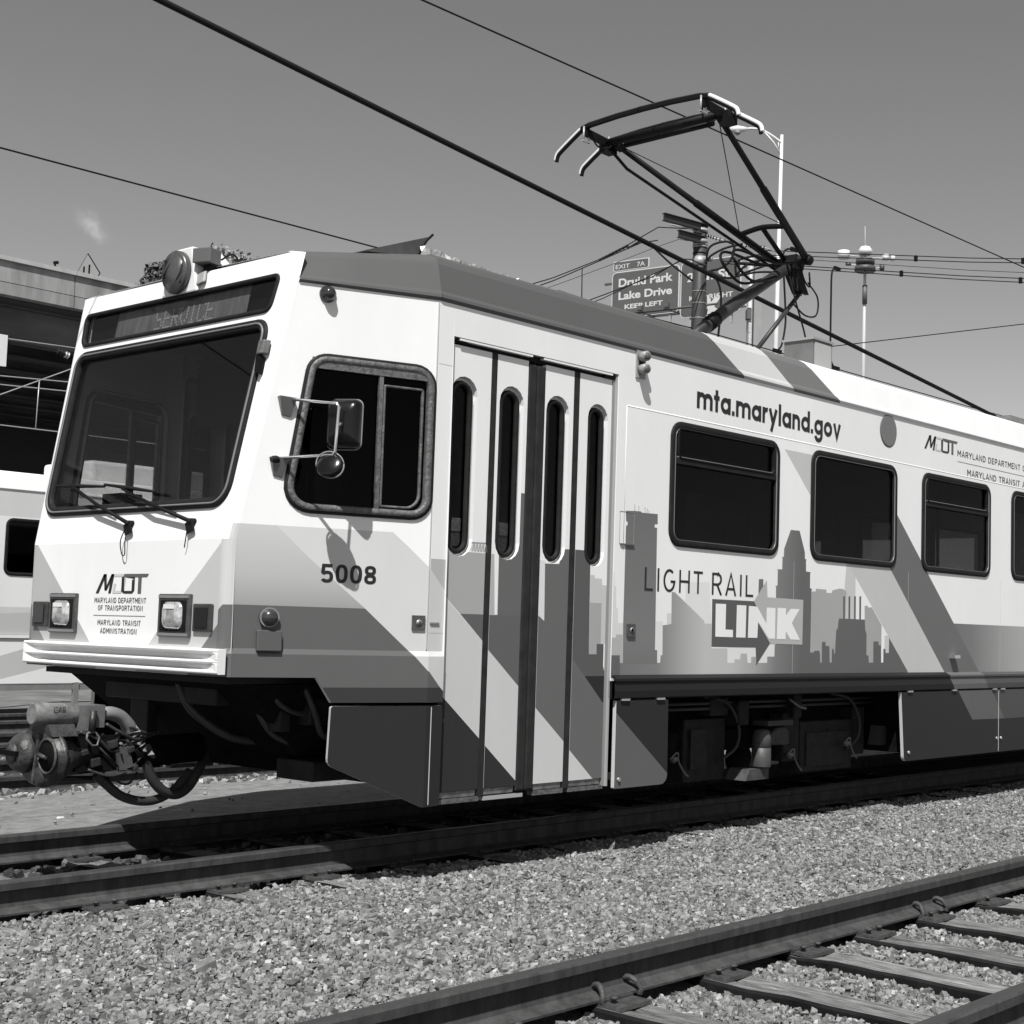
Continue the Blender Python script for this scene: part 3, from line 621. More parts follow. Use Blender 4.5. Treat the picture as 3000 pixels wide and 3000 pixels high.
mb = MB(); mb.hexa([cabpt(1.066, 1.316, .0), cabpt(1.144, 1.316, .0), cabpt(1.144, 1.316, .012), cabpt(1.066, 1.316, .012), cabpt(1.066, 1.402, .0), cabpt(1.144, 1.402, .0), cabpt(1.144, 1.402, .012), cabpt(1.066, 1.402, .012)])
o = mb.build('key_switch', mat('switch_plate', .07, .45, .4, 0, .4, 40), car); MB().lathe(cabpt(1.105, 1.359, .012), CN, [(0, .018), (.006, .018), (.006, .012), (.003, .01)], 16).build('key_barrel', STEEL, o)
mb = MB(); mb.box(3.008, 3.091, -1.464, -1.449, 1.305, 1.393); o = mb.build('key_switch', mat('switch_plate', .07), car); MB().lathe((3.05, -1.464, 1.35), (0, -1, 0), [(0, .018), (.006, .018), (.006, .012), (.003, .01)], 16).build('key_barrel', STEEL, o)
MB().box(1.178, 1.25, -1.458, -1.448, 1.352, 1.363).build('door_tab', MIDGREY, car)
mb = MB(); mb.box(2.905, 2.908, -1.452, -1.449, 1.944, 2.17); mb.box(3.059, 3.062, -1.452, -1.449, 1.944, 2.17); mb.box(2.905, 3.062, -1.452, -1.449, 2.168, 2.171); o = mb.build('access_hatch', mat('hatch_line', .25, .5), car)
MB().box(2.91, 3.06, -1.462, -1.452, 1.937, 1.947).build('hatch_lip', mat('hatch_shadow', .1), o)
MB().box(7.735, 7.845, -1.51, -1.449, 1.17, 1.20).build('step_handle', CHROME, car)
mb = MB(); mb.box(3.03, 3.13, -1.462, -1.449, 3.125, 3.325); o = mb.build('signal_light_bracket', mat('bracket_grey', .30), car)
for z in (3.275, 3.185):
    MB().lathe((3.075, -1.463, z), (-.25, -1, 0), [(0, .036), (.07, .036), (.07, .024), (.04, .02)], 18).build('signal_lamp', mat('lamp_tube_grey', .26, .45), o)
MB().box(3.05, 3.11, -1.47, -1.46, 3.215, 3.24).build('signal_lens', DARK, o)
MB().lathe((6.553, -1.449, 3.178), (0, -1, 0), [(0, .146), (.004, .146), (.006, .138)], 40).build('round_vent', mat('vent_ring', .12), car)
MB().lathe((6.553, -1.4545, 3.178), (0, -1, 0), [(0, .136), (.003, .136)], 40).build('vent_cover', paint(.165), car)
# --- wipers
for (p, q, a, b_) in (((-.072, 1.905), (.66, 2.17), (.864, 2.175), (.281, 2.146)), ((-.716, 1.90), (.05, 2.12), (.285, 2.158), (-.298, 2.09))):
    o = MB().tube([ff(p[0], p[1], -.03), ff((p[0]+q[0])/2, (p[1]+q[1])/2, -.065), ff(q[0], q[1], -.05)], [.013, .011, .008], 8).build('wiper', BLACK, car)
    MB().tube([ff(a[0], a[1], -.035), ff((a[0]+b_[0])/2, (a[1]+b_[1])/2, -.04), ff(b_[0], b_[1], -.035)], [.008, .013, .008], 6).build('wiper_blade', DARK, o)
    MB().tube([ff(p[0]+.18, p[1]+.055, -.02), ff(q[0]-.02, q[1]-.03, -.045)], .005, 6).build('wiper_link', BLACK, o)
    MB().lathe(ff(p[0], p[1], 0), (-1, 0, 0), [(0, .02), (.045, .018), (.05, .008)], 12).build('wiper_pivot', BLACK, o)
    MB().obox(ff(p[0]-.005, p[1]-.03, -.03), (.006, 0, 0), (0, .012, .03), (0, .03, -.012)).build('wiper_bracket', BLACK, o)
    if p[0] > -.5: MB().tube(bez([ff(-.06, 1.89, -.03), ff(-.03, 1.80, -.03), ff(-.045, 1.72, -.025), ff(-.075, 1.72, -.025), ff(-.08, 1.80, -.03), ff(-.07, 1.89, -.03)], 8), .0035, 5).build('washer_tube', BLACK, o)
    else: MB().tube(bez([ff(-.70, 1.88, -.03), ff(-.70, 1.80, -.025), ff(-.685, 1.75, -.02)], 6), .0035, 5).build('washer_tube', BLACK, o)
# bracket at the upper corner of the windscreen
mb = MB(); mb.obox(ff(-1.075, 2.90, -.03), (.02, -.01, 0), (0, .026, 0), (.008, 0, .042)); o = mb.build('mirror_mount', mat('mount_grey', .11, .5, .4, 0, .5, 30), car); bevel(o, .008)
MB().obox(ff(-1.06, 2.80, -.02), (.02, 0, 0), (0, .018, .01), (.004, 0, .05)).build('mount_clip', BLACK, o)
# --- driver's mirror on its bracket
tp, bt = cabpt(.276, 2.612, .0), cabpt(.245, 2.262, .0)
mtop, mbot = Vector((.385, -1.505, 2.572)), Vector((.372, -1.505, 2.278))
mr_ = MB().tube([cabpt(.285, 2.61, .01), mtop+Vector((-.02, .06, .004)), mtop+Vector((-.004, .012, 0)), mtop+Vector((0, 0, -.02)), mbot+Vector((0, 0, .02)), mbot+Vector((-.004, .012, 0)), mbot+Vector((-.02, .06, 0)), cabpt(.245, 2.265, .01)], .0085, 10).build('mirror_bracket', CHROME, car)
for (u, z, s_) in ((.28, 2.60, 1), (.25, 2.25, 1)):
    MB().hexa([cabpt(u-.02, z-.085, .0), cabpt(u+.03, z-.095, .0), cabpt(u+.03, z-.09, .012), cabpt(u-.02, z-.08, .012), cabpt(u-.045, z+.02, .0), cabpt(u+.05, z+.015, .0), cabpt(u+.05, z+.015, .05), cabpt(u-.045, z+.02, .05)]).build('bracket_foot', mat('foot_grey', .18, .5, .4, .3), mr_)
MB().lathe(cabpt(.235, 2.255, .03), (1, 0, 0), [(-.03, .018), (0, .024), (.03, .016)], 8).build('bracket_bolt', BLACK, mr_)
# mirror shell: rounded box seen from its back
def shell(c, axu, axv, axn, hu, hv, dp, nm, par, m, face):
    c, axu, axv, axn = Vector(c), Vector(axu).normalized(), Vector(axv).normalized(), Vector(axn).normalized()
    lo = rrect(-hu, hu, -hv, hv, min(hu, hv)*.38, 6); mb = MB(); k = len(lo)
    rows = [(1, 0), (1.0, .3), (.93, .62), (.75, .88), (.4, 1.0)]
    for s_, d in rows: mb.v += [tuple(c+axu*a*s_+axv*b*s_+axn*dp*d) for a, b in lo]
    for r_ in range(len(rows)-1):
        for i in range(k): mb.f.append([r_*k+i, r_*k+(i+1) % k, (r_+1)*k+(i+1) % k, (r_+1)*k+i]); mb.m.append(0); mb.sm.append(True)
    mb.f.append([(len(rows)-1)*k+i for i in range(k)]); mb.m.append(0); mb.sm.append(True)
    o = mb.build(nm, m, par)
    mb = MB(); mb.add([c+axu*a+axv*b-axn*.003 for a, b in lo], [list(range(k))]); mb.build('mirror_face', face, o)
    mb = MB(); mb.tube([tuple(c+axu*a*1.01+axv*b*1.01) for a, b in lo+lo[:1]], .005, 6); mb.build('mirror_trim', MIDGREY, o)
    return o
GLOSSB = mat('gloss_black', .006, .22, .35)
MIRROR = mat('mirror_silver', .8, .03, .5, 1)
shell((.49, -1.437, 2.468), (.62, -1, .0), (.03, .02, 1), (-1, -.62, .05), .098, .142, .075, 'mirror_shell', mr_, GLOSSB, MIRROR)
MB().tube([mtop+Vector((0, 0, -.12)), Vector((.42, -1.49, 2.46))], .010, 8).build('mirror_clamp', CHROME, mr_)
rm = MB().lathe((.352, -1.49, 2.222), (-.8, -.4, .45), [(0, .080), (.004, .082), (.014, .070), (.022, .04), (.024, 0)], 26).build('round_mirror', GLOSSB, mr_)
MB().tube([(.352+.085*(.45*math.cos(t)+.1*math.sin(t)), -1.49+.085*(-.85*math.cos(t)+.35*math.sin(t)), 2.222+.085*(.05*math.cos(t)+.9*math.sin(t))) for t in [2*math.pi*k/28 for k in range(29)]], .0045, 6).build('mirror_trim', MIDGREY, rm)

# --- entrance doors: four folding leaves
LEAF = [(1.297, 1.646), (1.700, 1.980), (2.145, 2.424), (2.484, 2.815)]
DWIN = [(1.322, 1.507), (1.742, 1.923), (2.175, 2.358), (2.588, 2.756)]
LT = [(1.2, 1.612), (1.305, 1.529), (1.645, 1.259), (1.699, 1.203), (1.98, .973), (2.157, .823), (2.429, .602), (2.475, .554), (2.742, .33), (2.9, .2)]
LB = [(1.2, 1.02), (1.309, .932), (1.64, .661), (1.712, .599), (1.982, .376), (2.1, .28)]
MT = [(2.1, 1.47), (2.151, 1.426), (2.202, 1.393), (2.41, 1.226), (2.52, 1.121), (2.614, 1.033), (2.807, .852), (2.9, .78)]
DOOR = [(.56, LT[:]+[(2.9, .1), (1.2, .1)]), (.033, LB[:]+[(2.1, .1), (1.2, .1)])]
band_up = [(.112, [(1.447, 1.421), (2.0, 1.423)]+list(reversed([q for q in LT if 1.43 < q[0] < 2.0]))),
 (.125, [(2.1, 1.46)]+MT[1:]+list(reversed(LT[5:]))+[(2.1, .87)])]
LV = [
 [(.375, [(1.334, 1.80), (1.339, 1.803), (1.66, 1.803), (1.66, 1.422), (1.447, 1.421), (1.334, 1.511), (1.32, 1.53)]), (.62, [(1.515, 1.868), (1.66, 1.868), (1.66, 1.81), (1.515, 1.81)])],
 [(.125, [(1.765, 1.83), (1.93, 2.21), (2.0, 2.21), (2.0, 1.42), (1.77, 1.42)]), (.42, [(1.69, 1.803), (1.725, 1.804), (1.745, 1.42), (1.69, 1.42)])],
 [(.66, [(2.10, 1.787), (2.195, 1.787), (2.203, 1.393), (2.151, 1.43), (2.10, 1.46)]), (.125, [(2.193, 1.769), (2.328, 1.772), (2.37, 1.873), (2.44, 1.876), (2.44, 1.2), (2.202, 1.393)])],
 [(.095, [(2.47, 1.877), (2.59, 1.878), (2.64, 1.785), (2.651, 1.18), (2.73, 1.18), (2.729, 1.25), (2.801, 1.25), (2.801, 1.1), (2.83, 1.03), (2.614, 1.033), (2.52, 1.121), (2.47, 1.16)]),
  (.53, [(2.644, 1.714), (2.687, 1.716), (2.688, 1.694), (2.765, 1.694), (2.767, 1.651), (2.83, 1.649), (2.83, 1.25), (2.649, 1.25)]), (.36, [(2.649, 1.528), (2.767, 1.528), (2.77, 1.251), (2.729, 1.25), (2.73, 1.18), (2.651, 1.18)]),
  (.028, [(2.614, 1.033), (2.83, 1.033), (2.83, .84), (2.807, .852)])]]
YD = -1.425
def fd(x, z, i): return (x, YD+i, z)
def stad(x0, x1, z0, z1, n=8):
    r = (x1-x0)/2; cx = (x0+x1)/2; p = []
    for k in range(n+1): p.append((cx+r*math.cos(math.pi+math.pi*k/n), z0+r+r*math.sin(math.pi+math.pi*k/n)))
    for k in range(n+1): p.append((cx+r*math.cos(math.pi*k/n), z1-r+r*math.sin(math.pi*k/n)))
    return p
for sg in (-1, 1):
    f = fd if sg < 0 else far(fd)
    for (a, b), (wa, wb), lv in zip(LEAF, DWIN, LV):
        big = stad(max(a+.008, wa-.016), min(b-.008, wb+.024), 1.772, 2.888)
        inner = stad(wa, wb, 1.785, 2.864)
        d = panel('door_leaf', [(a, .345), (b, .345), (b, 3.075), (a, 3.075)], [big], DOOR+band_up+lv if sg < 0 else [], f, car, depth=.034, flip=sg > 0)
        mb = MB(); nb = len(big)
        mb.v = [tuple(f(u, v, .0339)) for u, v in big]+[tuple(f(u, v, .0339)) for u, v in inner]
        mb.f = [[i, (i+1) % nb, nb+(i+1) % nb, nb+i] for i in range(nb)]; mb.m = [0]*nb; mb.sm = [False]*nb; mb.build('recess_plate', WHITE, d)
        ring('door_window', inner, inset(inner, .032), lambda u, v, i, f=f: f(u, v, i+.034), .022, d, DARK)
        sheet('door_pane', inset(inner, .03), lambda u, v, i, f=f: f(u, v, i+.034), .002, d, GLASS)
        mb = MB(); mb.hexa([f(a+.01, .305, .05), f(b-.01, .305, .05), f(b-.01, .305, .012), f(a+.01, .305, .012), f(a+.01, .342, .05), f(b-.01, .342, .05), f(b-.01, .342, .006), f(a+.01, .342, .006)]); mb.build('kick_strip', mat('worn_kick_plate', .22, .5, .4, .3, .6, 14), d)
    def vb(x0, x1, z0, z1, o0, o1, nm, m, lab=None):
        mb = MB(); mb.hexa([f(x0, z0, o1), f(x1, z0, o1), f(x1, z0, o0), f(x0, z0, o0), f(x0, z1, o1), f(x1, z1, o1), f(x1, z1, o0), f(x0, z1, o0)]); return mb.build(nm, m, car, lab)
    RUB = mat('door_rubber', .026, .55, .15, 0, .35, 9)
    for x0, x1 in ((1.648, 1.698), (2.426, 2.482)): vb(x0, x1, .30, 3.075, .0, .03, 'door_seal', RUB)
    for x0, x1 in ((1.982, 2.06), (2.064, 2.143)): bevel(vb(x0, x1, .31, 3.06, -.006, .03, 'door_edge_rubber', RUB), .012)
    vb(1.2915, 1.296, .29, 3.10, .0, .06, 'door_post', BLACK); vb(2.818, 2.835, .29, 3.10, -.004, .06, 'door_post', mat('post_grey', .30, .4, .4, .3)); vb(2.838, 2.854, .29, 3.10, -.02, .06, 'door_post', mat('bright_post', .55, .35, .5, .5))
    vb(1.293, 2.853, 3.079, 3.116, .012, .08, 'door_header', BLACK)
    vb(1.345, 1.99, 3.100, 3.112, -.026, .012, 'header_strip', paint(.78)); vb(2.10, 2.79, 3.100, 3.112, -.026, .012, 'header_strip', paint(.78))
    vb(1.30, 1.42, 3.085, 3.108, -.01, .02, 'door_hanger', BLACK); vb(2.72, 2.83, 3.075, 3.11, -.01, .02, 'door_hanger', BLACK)
    vb(1.30, 1.66, .272, .30, .0, .06, 'door_sill', ALU); vb(1.70, 2.05, .272, .295, .0, .06, 'door_sill', mat('bright_sill', .5, .4, .5, .4)); vb(2.15, 2.43, .272, .30, .0, .06, 'door_sill', ALU); vb(2.48, 2.83, .272, .298, .0, .06, 'door_sill', ALU)
# bridge drawing on the first leaf
br = []
for k in range(5):
    u = 1.53+k*.026; br += [[(u, 1.81), (u+.004, 1.81), (u+.017, 1.86), (u+.013, 1.86)], [(u+.022, 1.81), (u+.026, 1.81), (u+.017, 1.86), (u+.013, 1.86)]]
br.append([(1.52, 1.862), (1.645, 1.866), (1.645, 1.87), (1.52, 1.866)])
shape('bridge_print', br, fd, car, paint(.25), -.0015)

# --- lettering
INK = mat('black_vinyl', .018, .4, .35); INK2 = mat('grey_vinyl', .05, .4, .35)
ff2 = lambda u, v, i: ff(-u, v, i)
strokes('5008', .522, .842, 1.575, .107, fcab, car, INK, .17, digits, .11)
strokes('mta.maryland.gov', 3.748, 5.757, 3.006, .124, fs, car, INK, .275, lower, .12)
strokes('LIGHT', 3.192, 3.87, 1.631, .165, fs, car, INK, .105, upper, .22)
strokes('RAIL', 3.985, 4.522, 1.631, .165, fs, car, INK, .105, upper, .22)
strokes('MARYLAND DEPARTMENT', -.270, .293, 1.430, .031, ff2, car, INK2)
strokes('OF TRANSPORTATION', -.227, .262, 1.384, .031, ff2, car, INK2)
strokes('MARYLAND TRANSIT', -.222, .247, 1.296, .031, ff2, car, INK2)
strokes('ADMINISTRATION', -.187, .210, 1.246, .031, ff2, car, INK2)
shape('lettering_rule', [[(-.273, 1.352), (.292, 1.352), (.292, 1.355), (-.273, 1.355)]], ff2, car, INK2)
strokes('MARYLAND DEPARTMENT OF TRANSPORTATION', 7.862, 10.46, 3.097, .058, fs, car, INK2)
strokes('MARYLAND TRANSIT ADMINISTRATION', 8.065, 10.25, 2.928, .060, fs, car, INK2)
shape('lettering_rule', [[(7.866, 3.043), (10.62, 3.043), (10.62, 3.047), (7.866, 3.047)]], fs, car, INK2)
def mdot(u0, v0, s, k, f, sx=1.0):
    """the transport department mark: slanted M, pale D, dark O ring and T"""
    g = lambda pts: [(u0+x*s*sx, v0+y*s) for x, y in pts]
    shape('department_logo', [g([(0, 0), (.42, 1), (.58, 1), (.16, 0)]), g([(.42, 1), (.58, 1), (.62, .15), (.50, .15)]), g([(.50, .15), (.62, .15), (1.0, 1), (.86, 1)]), g([(.72, 0), (.86, 0), (1.02, 1), (.86, 1)])], f, car, INK, -.0022)
    shape('department_logo', [g([(1.02, .86), (1.62, .86), (1.66, 1), (1.04, 1)]), g([(.95, 0), (1.45, 0), (1.45, .13), (.95, .13)]), g([(1.42, .13), (1.6, .13), (1.68, .86), (1.50, .86)]), g([(.95, .13), (1.06, .13), (1.14, .5), (1.02, .5)])], f, car, mat('pale_vinyl', .55, .4), -.0018)
    shape('department_logo', [g([(1.45, .10), (1.60, .0), (1.60, .86), (1.45, .86)]), g([(1.60, 0), (2.05, 0), (2.15, .13), (1.60, .13)]), g([(2.02, .13), (2.17, .13), (2.17, .70), (2.02, .70)]), g([(1.55, .86), (2.17, .86), (2.17, .70), (2.02, .78), (1.60, .84)])], f, car, INK, -.0024)
    shape('department_logo', [g([(1.52, .84), (2.82, .84), (2.92, 1), (1.60, 1)]), g([(2.36, 0), (2.54, 0), (2.54, .84), (2.36, .84)])], f, car, mat('mid_vinyl', .10, .4), -.0026)
mdot(-.262, 1.487, .1165, 1, ff2, 1.68)
mdot(7.21, 3.098, .134, 1, fs, 1.67)
# LINK mark: two interlocking arrows
pa = paint(.095); pb = paint(.42)
shape('link_logo', [[(3.993, 1.598), (4.535, 1.599), (4.575, 1.545), (4.594, 1.439), (4.763, 1.276), (4.582, 1.106), (4.569, 1.243), (3.997, 1.244)]], fs, car, pa, -.0016)
shape('link_logo', [[(4.535, 1.599), (4.703, 1.769), (4.718, 1.636), (5.227, 1.633), (5.223, 1.271), (4.757, 1.273), (4.594, 1.439)]], fs, car, pb, -.0016)
shape('lettering', [[(4.037, 1.565), (4.168, 1.566), (4.167, 1.374), (4.263, 1.373), (4.265, 1.317), (4.04, 1.319)], [(4.308, 1.563), (4.432, 1.563), (4.429, 1.317), (4.305, 1.317)],
 [(4.465, 1.561), (4.578, 1.559), (4.706, 1.431), (4.707, 1.556), (4.829, 1.555), (4.829, 1.314), (4.743, 1.313), (4.594, 1.439), (4.586, 1.317), (4.46, 1.317)],
 [(4.859, 1.558), (4.977, 1.558), (4.977, 1.502), (5.047, 1.556), (5.175, 1.556), (5.066, 1.442), (5.186, 1.309), (5.049, 1.31), (4.981, 1.374), (4.979, 1.312), (4.854, 1.311)]], fs, car, WHITE, -.0028)

# --- inside
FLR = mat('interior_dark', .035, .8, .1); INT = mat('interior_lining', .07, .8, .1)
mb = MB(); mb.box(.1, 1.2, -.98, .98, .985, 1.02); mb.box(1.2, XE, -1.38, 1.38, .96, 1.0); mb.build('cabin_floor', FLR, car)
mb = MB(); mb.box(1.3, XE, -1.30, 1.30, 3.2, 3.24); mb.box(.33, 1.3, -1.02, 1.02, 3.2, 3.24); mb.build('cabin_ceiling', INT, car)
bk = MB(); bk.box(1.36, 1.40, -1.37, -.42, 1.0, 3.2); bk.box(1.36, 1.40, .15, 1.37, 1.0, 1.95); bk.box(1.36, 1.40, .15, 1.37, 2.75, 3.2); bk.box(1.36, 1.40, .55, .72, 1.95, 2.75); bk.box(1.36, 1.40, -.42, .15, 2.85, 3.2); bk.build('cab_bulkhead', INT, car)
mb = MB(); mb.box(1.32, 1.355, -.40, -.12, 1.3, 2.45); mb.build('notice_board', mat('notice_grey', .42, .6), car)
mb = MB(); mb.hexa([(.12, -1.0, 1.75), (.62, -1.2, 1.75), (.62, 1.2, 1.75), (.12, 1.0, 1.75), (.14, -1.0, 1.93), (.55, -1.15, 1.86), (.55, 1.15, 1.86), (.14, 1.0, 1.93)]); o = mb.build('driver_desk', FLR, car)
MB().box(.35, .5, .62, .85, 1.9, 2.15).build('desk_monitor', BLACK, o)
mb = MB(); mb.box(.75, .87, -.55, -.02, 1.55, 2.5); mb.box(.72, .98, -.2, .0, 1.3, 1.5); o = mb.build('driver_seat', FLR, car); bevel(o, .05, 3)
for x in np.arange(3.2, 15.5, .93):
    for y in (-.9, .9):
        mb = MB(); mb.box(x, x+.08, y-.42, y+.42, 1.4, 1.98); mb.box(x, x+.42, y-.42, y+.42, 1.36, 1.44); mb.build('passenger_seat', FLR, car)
for x in (2.95, 5.08, 8.8): MB().cyl((x, -.75, 2.1), (0, 0, 1), .018, 2.2, 8).build('grab_pole', STEEL, car)

# --- underframe, wheels and equipment
for q_, r_ in (([(.62, -1.0, .98), (.68, -1.05, .8), (.78, -1.0, .68), (1.0, -.95, .66), (1.2, -1.0, .7)], .022), ([(.45, -.9, .97), (.5, -.95, .86), (.7, -.95, .80), (1.1, -1.0, .82)], .016), ([(.5, -.7, .95), (.48, -.78, .8), (.6, -.8, .66), (.85, -.8, .60)], .02), ([(.3, -.2, .98), (.34, -.3, .8), (.55, -.4, .64), (.8, -.45, .6)], .026)):
    MB().tube(bez(q_, 6), r_, 7).build('underframe_hose', mat('hose_rubber', .035), car)
for a_ in ((.66, .9, -1.02, -.86, .74, .9), (.95, 1.15, -1.1, -.9, .70, .92), (.52, .60, -.92, -.8, .70, .96), (.30, .40, -.60, .60, .84, .97), (.42, .5, .3, .5, .6, .9), (.75, 1.1, -.95, -.6, .40, .52)):
    bevel(MB().box(*a_).build('underframe_bracket', mat('bracket_black', .02, .6, .2, 0, .5, 9), car), .01)
mb = MB(); mb.hexa([(.75, -.8, .55), (1.25, -.8, .5), (1.25, .8, .5), (.75, .8, .55), (.25, -.95, .98), (1.25, -1.2, .98), (1.25, 1.2, .98), (.25, .95, .98)]); mb.box(1.25, 3.5, -1.3, 1.3, .36, .98); mb.box(3.5, 6.98, -.95, .95, .62, .98); mb.box(6.98, XE, -1.36, 1.36, .32, .98); mb.build('underframe', UNDER, car)
mb = MB(); mb.hexa([(.03, -.98, 1.030), (.03, .98, 1.030), (.5, 1.12, 1.030), (.5, -1.12, 1.030), (.03, -.98, 1.038), (.03, .98, 1.038), (.5, 1.12, 1.038), (.5, -1.12, 1.038)]); mb.build('front_underside', UNDER, car)
def wheelset(x):
    for y in (-.75, .75):
        s = 1 if y < 0 else -1
        o = MB().lathe((x, y, .33), (0, -s, 0), [(-.055, .1), (-.055, .355), (-.03, .36), (-.02, .33), (.075, .325), (.075, .27), (.045, .25), (.045, .12), (.08, .1), (.08, .0)], 36).build('wheel', UNDER, car)
        MB().lathe((x, y-s*.1, .33), (0, -s, 0), [(0, .13), (.09, .12), (.11, .06)], 16).build('axle_box', UNDER, o)
for x in (3.25, 5.15): wheelset(x)
mb = MB(); mb.box(3.0, 5.5, -1.06, -.9, .42, .58); mb.box(3.0, 5.5, .9, 1.06, .42, .58); mb.box(4.0, 4.4, -1.0, 1.0, .34, .6); mb.build('bogie_frame', UNDER, car)
for a_ in ((4.14, 4.68, -1.1, -.9, .2, .68), (5.72, 6.56, -1.12, -.9, .19, .62)): bevel(MB().box(*a_).build('equipment_box', mat('box_dark', .018, .7, .2, 0, .6, 12, .2, 30), car), .015)
for a_ in ((5.80, 6.48, -1.135, -1.11, .24, .52), (4.2, 4.4, -1.125, -1.09, .3, .6)): MB().box(*a_).build('box_cover', mat('cover_dark', .024, .7, .2, 0, .5, 14), car)
mb = MB(); mb.box(3.55, 4.0, -1.13, -1.0, .22, .56); mb.build('equipment_box', UNDER, car)
o = MB().lathe((4.935, -1.27, .295), (0, 0, 1), [(0, .076), (.006, .078), (.15, .078), (.152, .074), (.156, .074), (.158, .078), (.23, .076), (.285, .062), (.295, .04)], 22).build('sand_pot', mat('pot_grey', .06, .5, .4, 0, .35, 14), car)
mb = MB(); pf = [(5.03, .455), (5.39, .448), (5.385, .55), (5.36, .585), (5.30, .6), (5.20, .595), (5.12, .55)]; mb.v = [(a, y, b) for y in (-1.24, -1.08) for a, b in pf]; mb.f = [list(range(7)), list(reversed(range(7, 14)))]+[[i, 7+i, 7+(i+1) % 7, (i+1) % 7] for i in range(7)]; mb.m = [0]*9; mb.sm = [False]*9; bevel(mb.build('brake_dome', mat('dome_grey', .05, .6, .25, 0, .4, 10), car), .02)
MB().box(4.98, 5.34, -1.30, -1.15, .615, .655).build('equipment_rail', mat('dome_grey', .085), car)
mb = MB(); mb.hexa([(4.68, -1.30, .20), (5.0, -1.30, .20), (5.0, -1.1, .20), (4.68, -1.1, .20), (4.74, -1.30, .285), (5.0, -1.30, .285), (5.0, -1.1, .285), (4.74, -1.1, .285)]); mb.build('step_plate', mat('step_grey', .06, .6, .3, 0, .4, 14), car)
for (x, z, y) in ((3.9, .40, -1.2), (6.34, .42, -1.2), (5.46, .36, -1.2)):
    MB().tube(bez([(x-.05, y, z), (x, y-.03, z+.05), (x+.03, y-.02, z-.02), (x+.12, y, z-.10), (x+.2, y+.02, z-.14)], 6), .008, 6).build('brake_hose', mat('shiny_hose', .16, .4, .5, .5), car)
    MB().lathe((x, y, z), (.3, -1, .2), [(-.04, .02), (0, .03), (.03, .012)], 8).build('hose_coupling', mat('shiny_hose', .5), car)
MB().tube(bez([(5.42, -1.2, .82), (5.5, -1.25, .76), (5.6, -1.25, .74)], 6), .012, 6).build('brake_lever', mat('shiny_hose', .5), car)
for a_ in ((3.55, 3.75, -1.16, -1.0, .58, .8), (4.42, 4.66, -1.14, -.98, .70, .84), (5.42, 5.66, -1.15, -1.0, .30, .70), (6.6, 6.8, -1.1, -.95, .3, .72), (4.72, 4.86, -1.2, -1.05, .62, .82), (5.5, 5.62, -1.2, -1.1, .66, .86)):
    bevel(MB().box(*a_).build('equipment_bracket', mat('box_dark', .018), car), .012)
for z_ in (.80, .76): MB().tube([(3.5, -1.12, z_), (6.9, -1.12, z_)], .014, 7).build('brake_pipe', mat('hose_rubber', .035), car)
for x0 in (4.62, 6.45): MB().tube(bez([(x0-.25, -1.1, .85), (x0, -1.15, .8), (x0+.12, -1.18, .62), (x0+.1, -1.18, .46), (x0-.05, -1.15, .36)], 8), .014, 6).build('power_cable', mat('cable_grey', .03, .6), car)
mb = MB(); mb.hexa([(6.86, -1.22, .38), (6.99, -1.22, .38), (6.99, -1.1, .38), (6.86, -1.1, .38), (6.91, -1.22, .55), (6.99, -1.22, .55), (6.99, -1.1, .55), (6.91, -1.1, .55)]); mb.build('step_plate', mat('plate_dark', .05, .6), car)

# --- coupler at the nose
cp = MB().lathe((-.30, -.0, .535), (-1, 0, 0), [(-.14, .10), (0, .12), (.01, .125), (.08, .125), (.12, .13)], 30).build('coupler', IRON, car)
mb = MB().lathe((-.39, .0, .535), (-1, 0, 0), [(-.03, .11), (.0, .168), (.022, .172), (.024, .162), (.055, .160), (.066, .150), (.068, .0)], 40); mb.v = [(x, .015+y*1.42, z+.02*(y > .05)*(z > .6)) for x, y, z in mb.v]; mb.build('coupler_face', IRON, cp)
cn = MB().lathe((-.455, .135, .553), (-1, .0, .02), [(0, .118), (.03, .114), (.06, .100), (.085, .075), (.09, .06), (.06, .05)], 14).build('coupler_cone', mat('rubbed_iron', .06, .5, .4, .2, .7, 11, .35, 35), cp)
MB().box(-.560, -.47, .06, .24, .540, .568).build('cone_slot', mat('hole_black', .004, .8, .1), cn)
MB().lathe((-.460, -.115, .550), (-1, 0, 0), [(0, .092), (.003, .092), (.004, .0)], 24).build('coupler_cup', mat('hole_black', .004, .8, .1), cp)
MB().tube([(-.463, -.115+.096*math.cos(2*math.pi*k/26), .55+.096*math.sin(2*math.pi*k/26)) for k in range(27)], .009, 7).build('cup_rim', mat('rubbed_iron', .10), cp)
MB().tube([(-.475, -.045, .553), (-.485, -.14, .545)], [.015, .009], 8).build('coupler_pin', mat('rubbed_iron', .10), cp)
MB().lathe((-.452, -.03, .425), (-1, 0, -.15), [(0, .06), (.012, .055), (.02, .03)], 18).build('coupler_horn', IRON, cp)
MB().obox((-.46, .0, .53), (.012, 0, 0), (0, .012, .003), (0, -.02, .14)).build('coupler_rib', mat('rubbed_iron', .10), cp)
MB().hexa([(-.455, -.15, .66), (-.455, .13, .69), (-.30, .13, .69), (-.30, -.15, .66), (-.46, -.10, .725), (-.46, .06, .735), (-.30, .06, .735), (-.30, -.10, .725)]).build('coupler_lug', IRON, cp)
MB().tube([(-.3, 0, .52), (.6, 0, .55)], [.10, .09], 14).build('coupler_shank', UNDER, cp)
cy = MB().lathe((-.525, -.03, .785), (1, -.02, -.055), [(0, .055), (.008, .066), (.25, .068), (.262, .06)], 26).build('electric_head_cylinder', BARREL, cp)
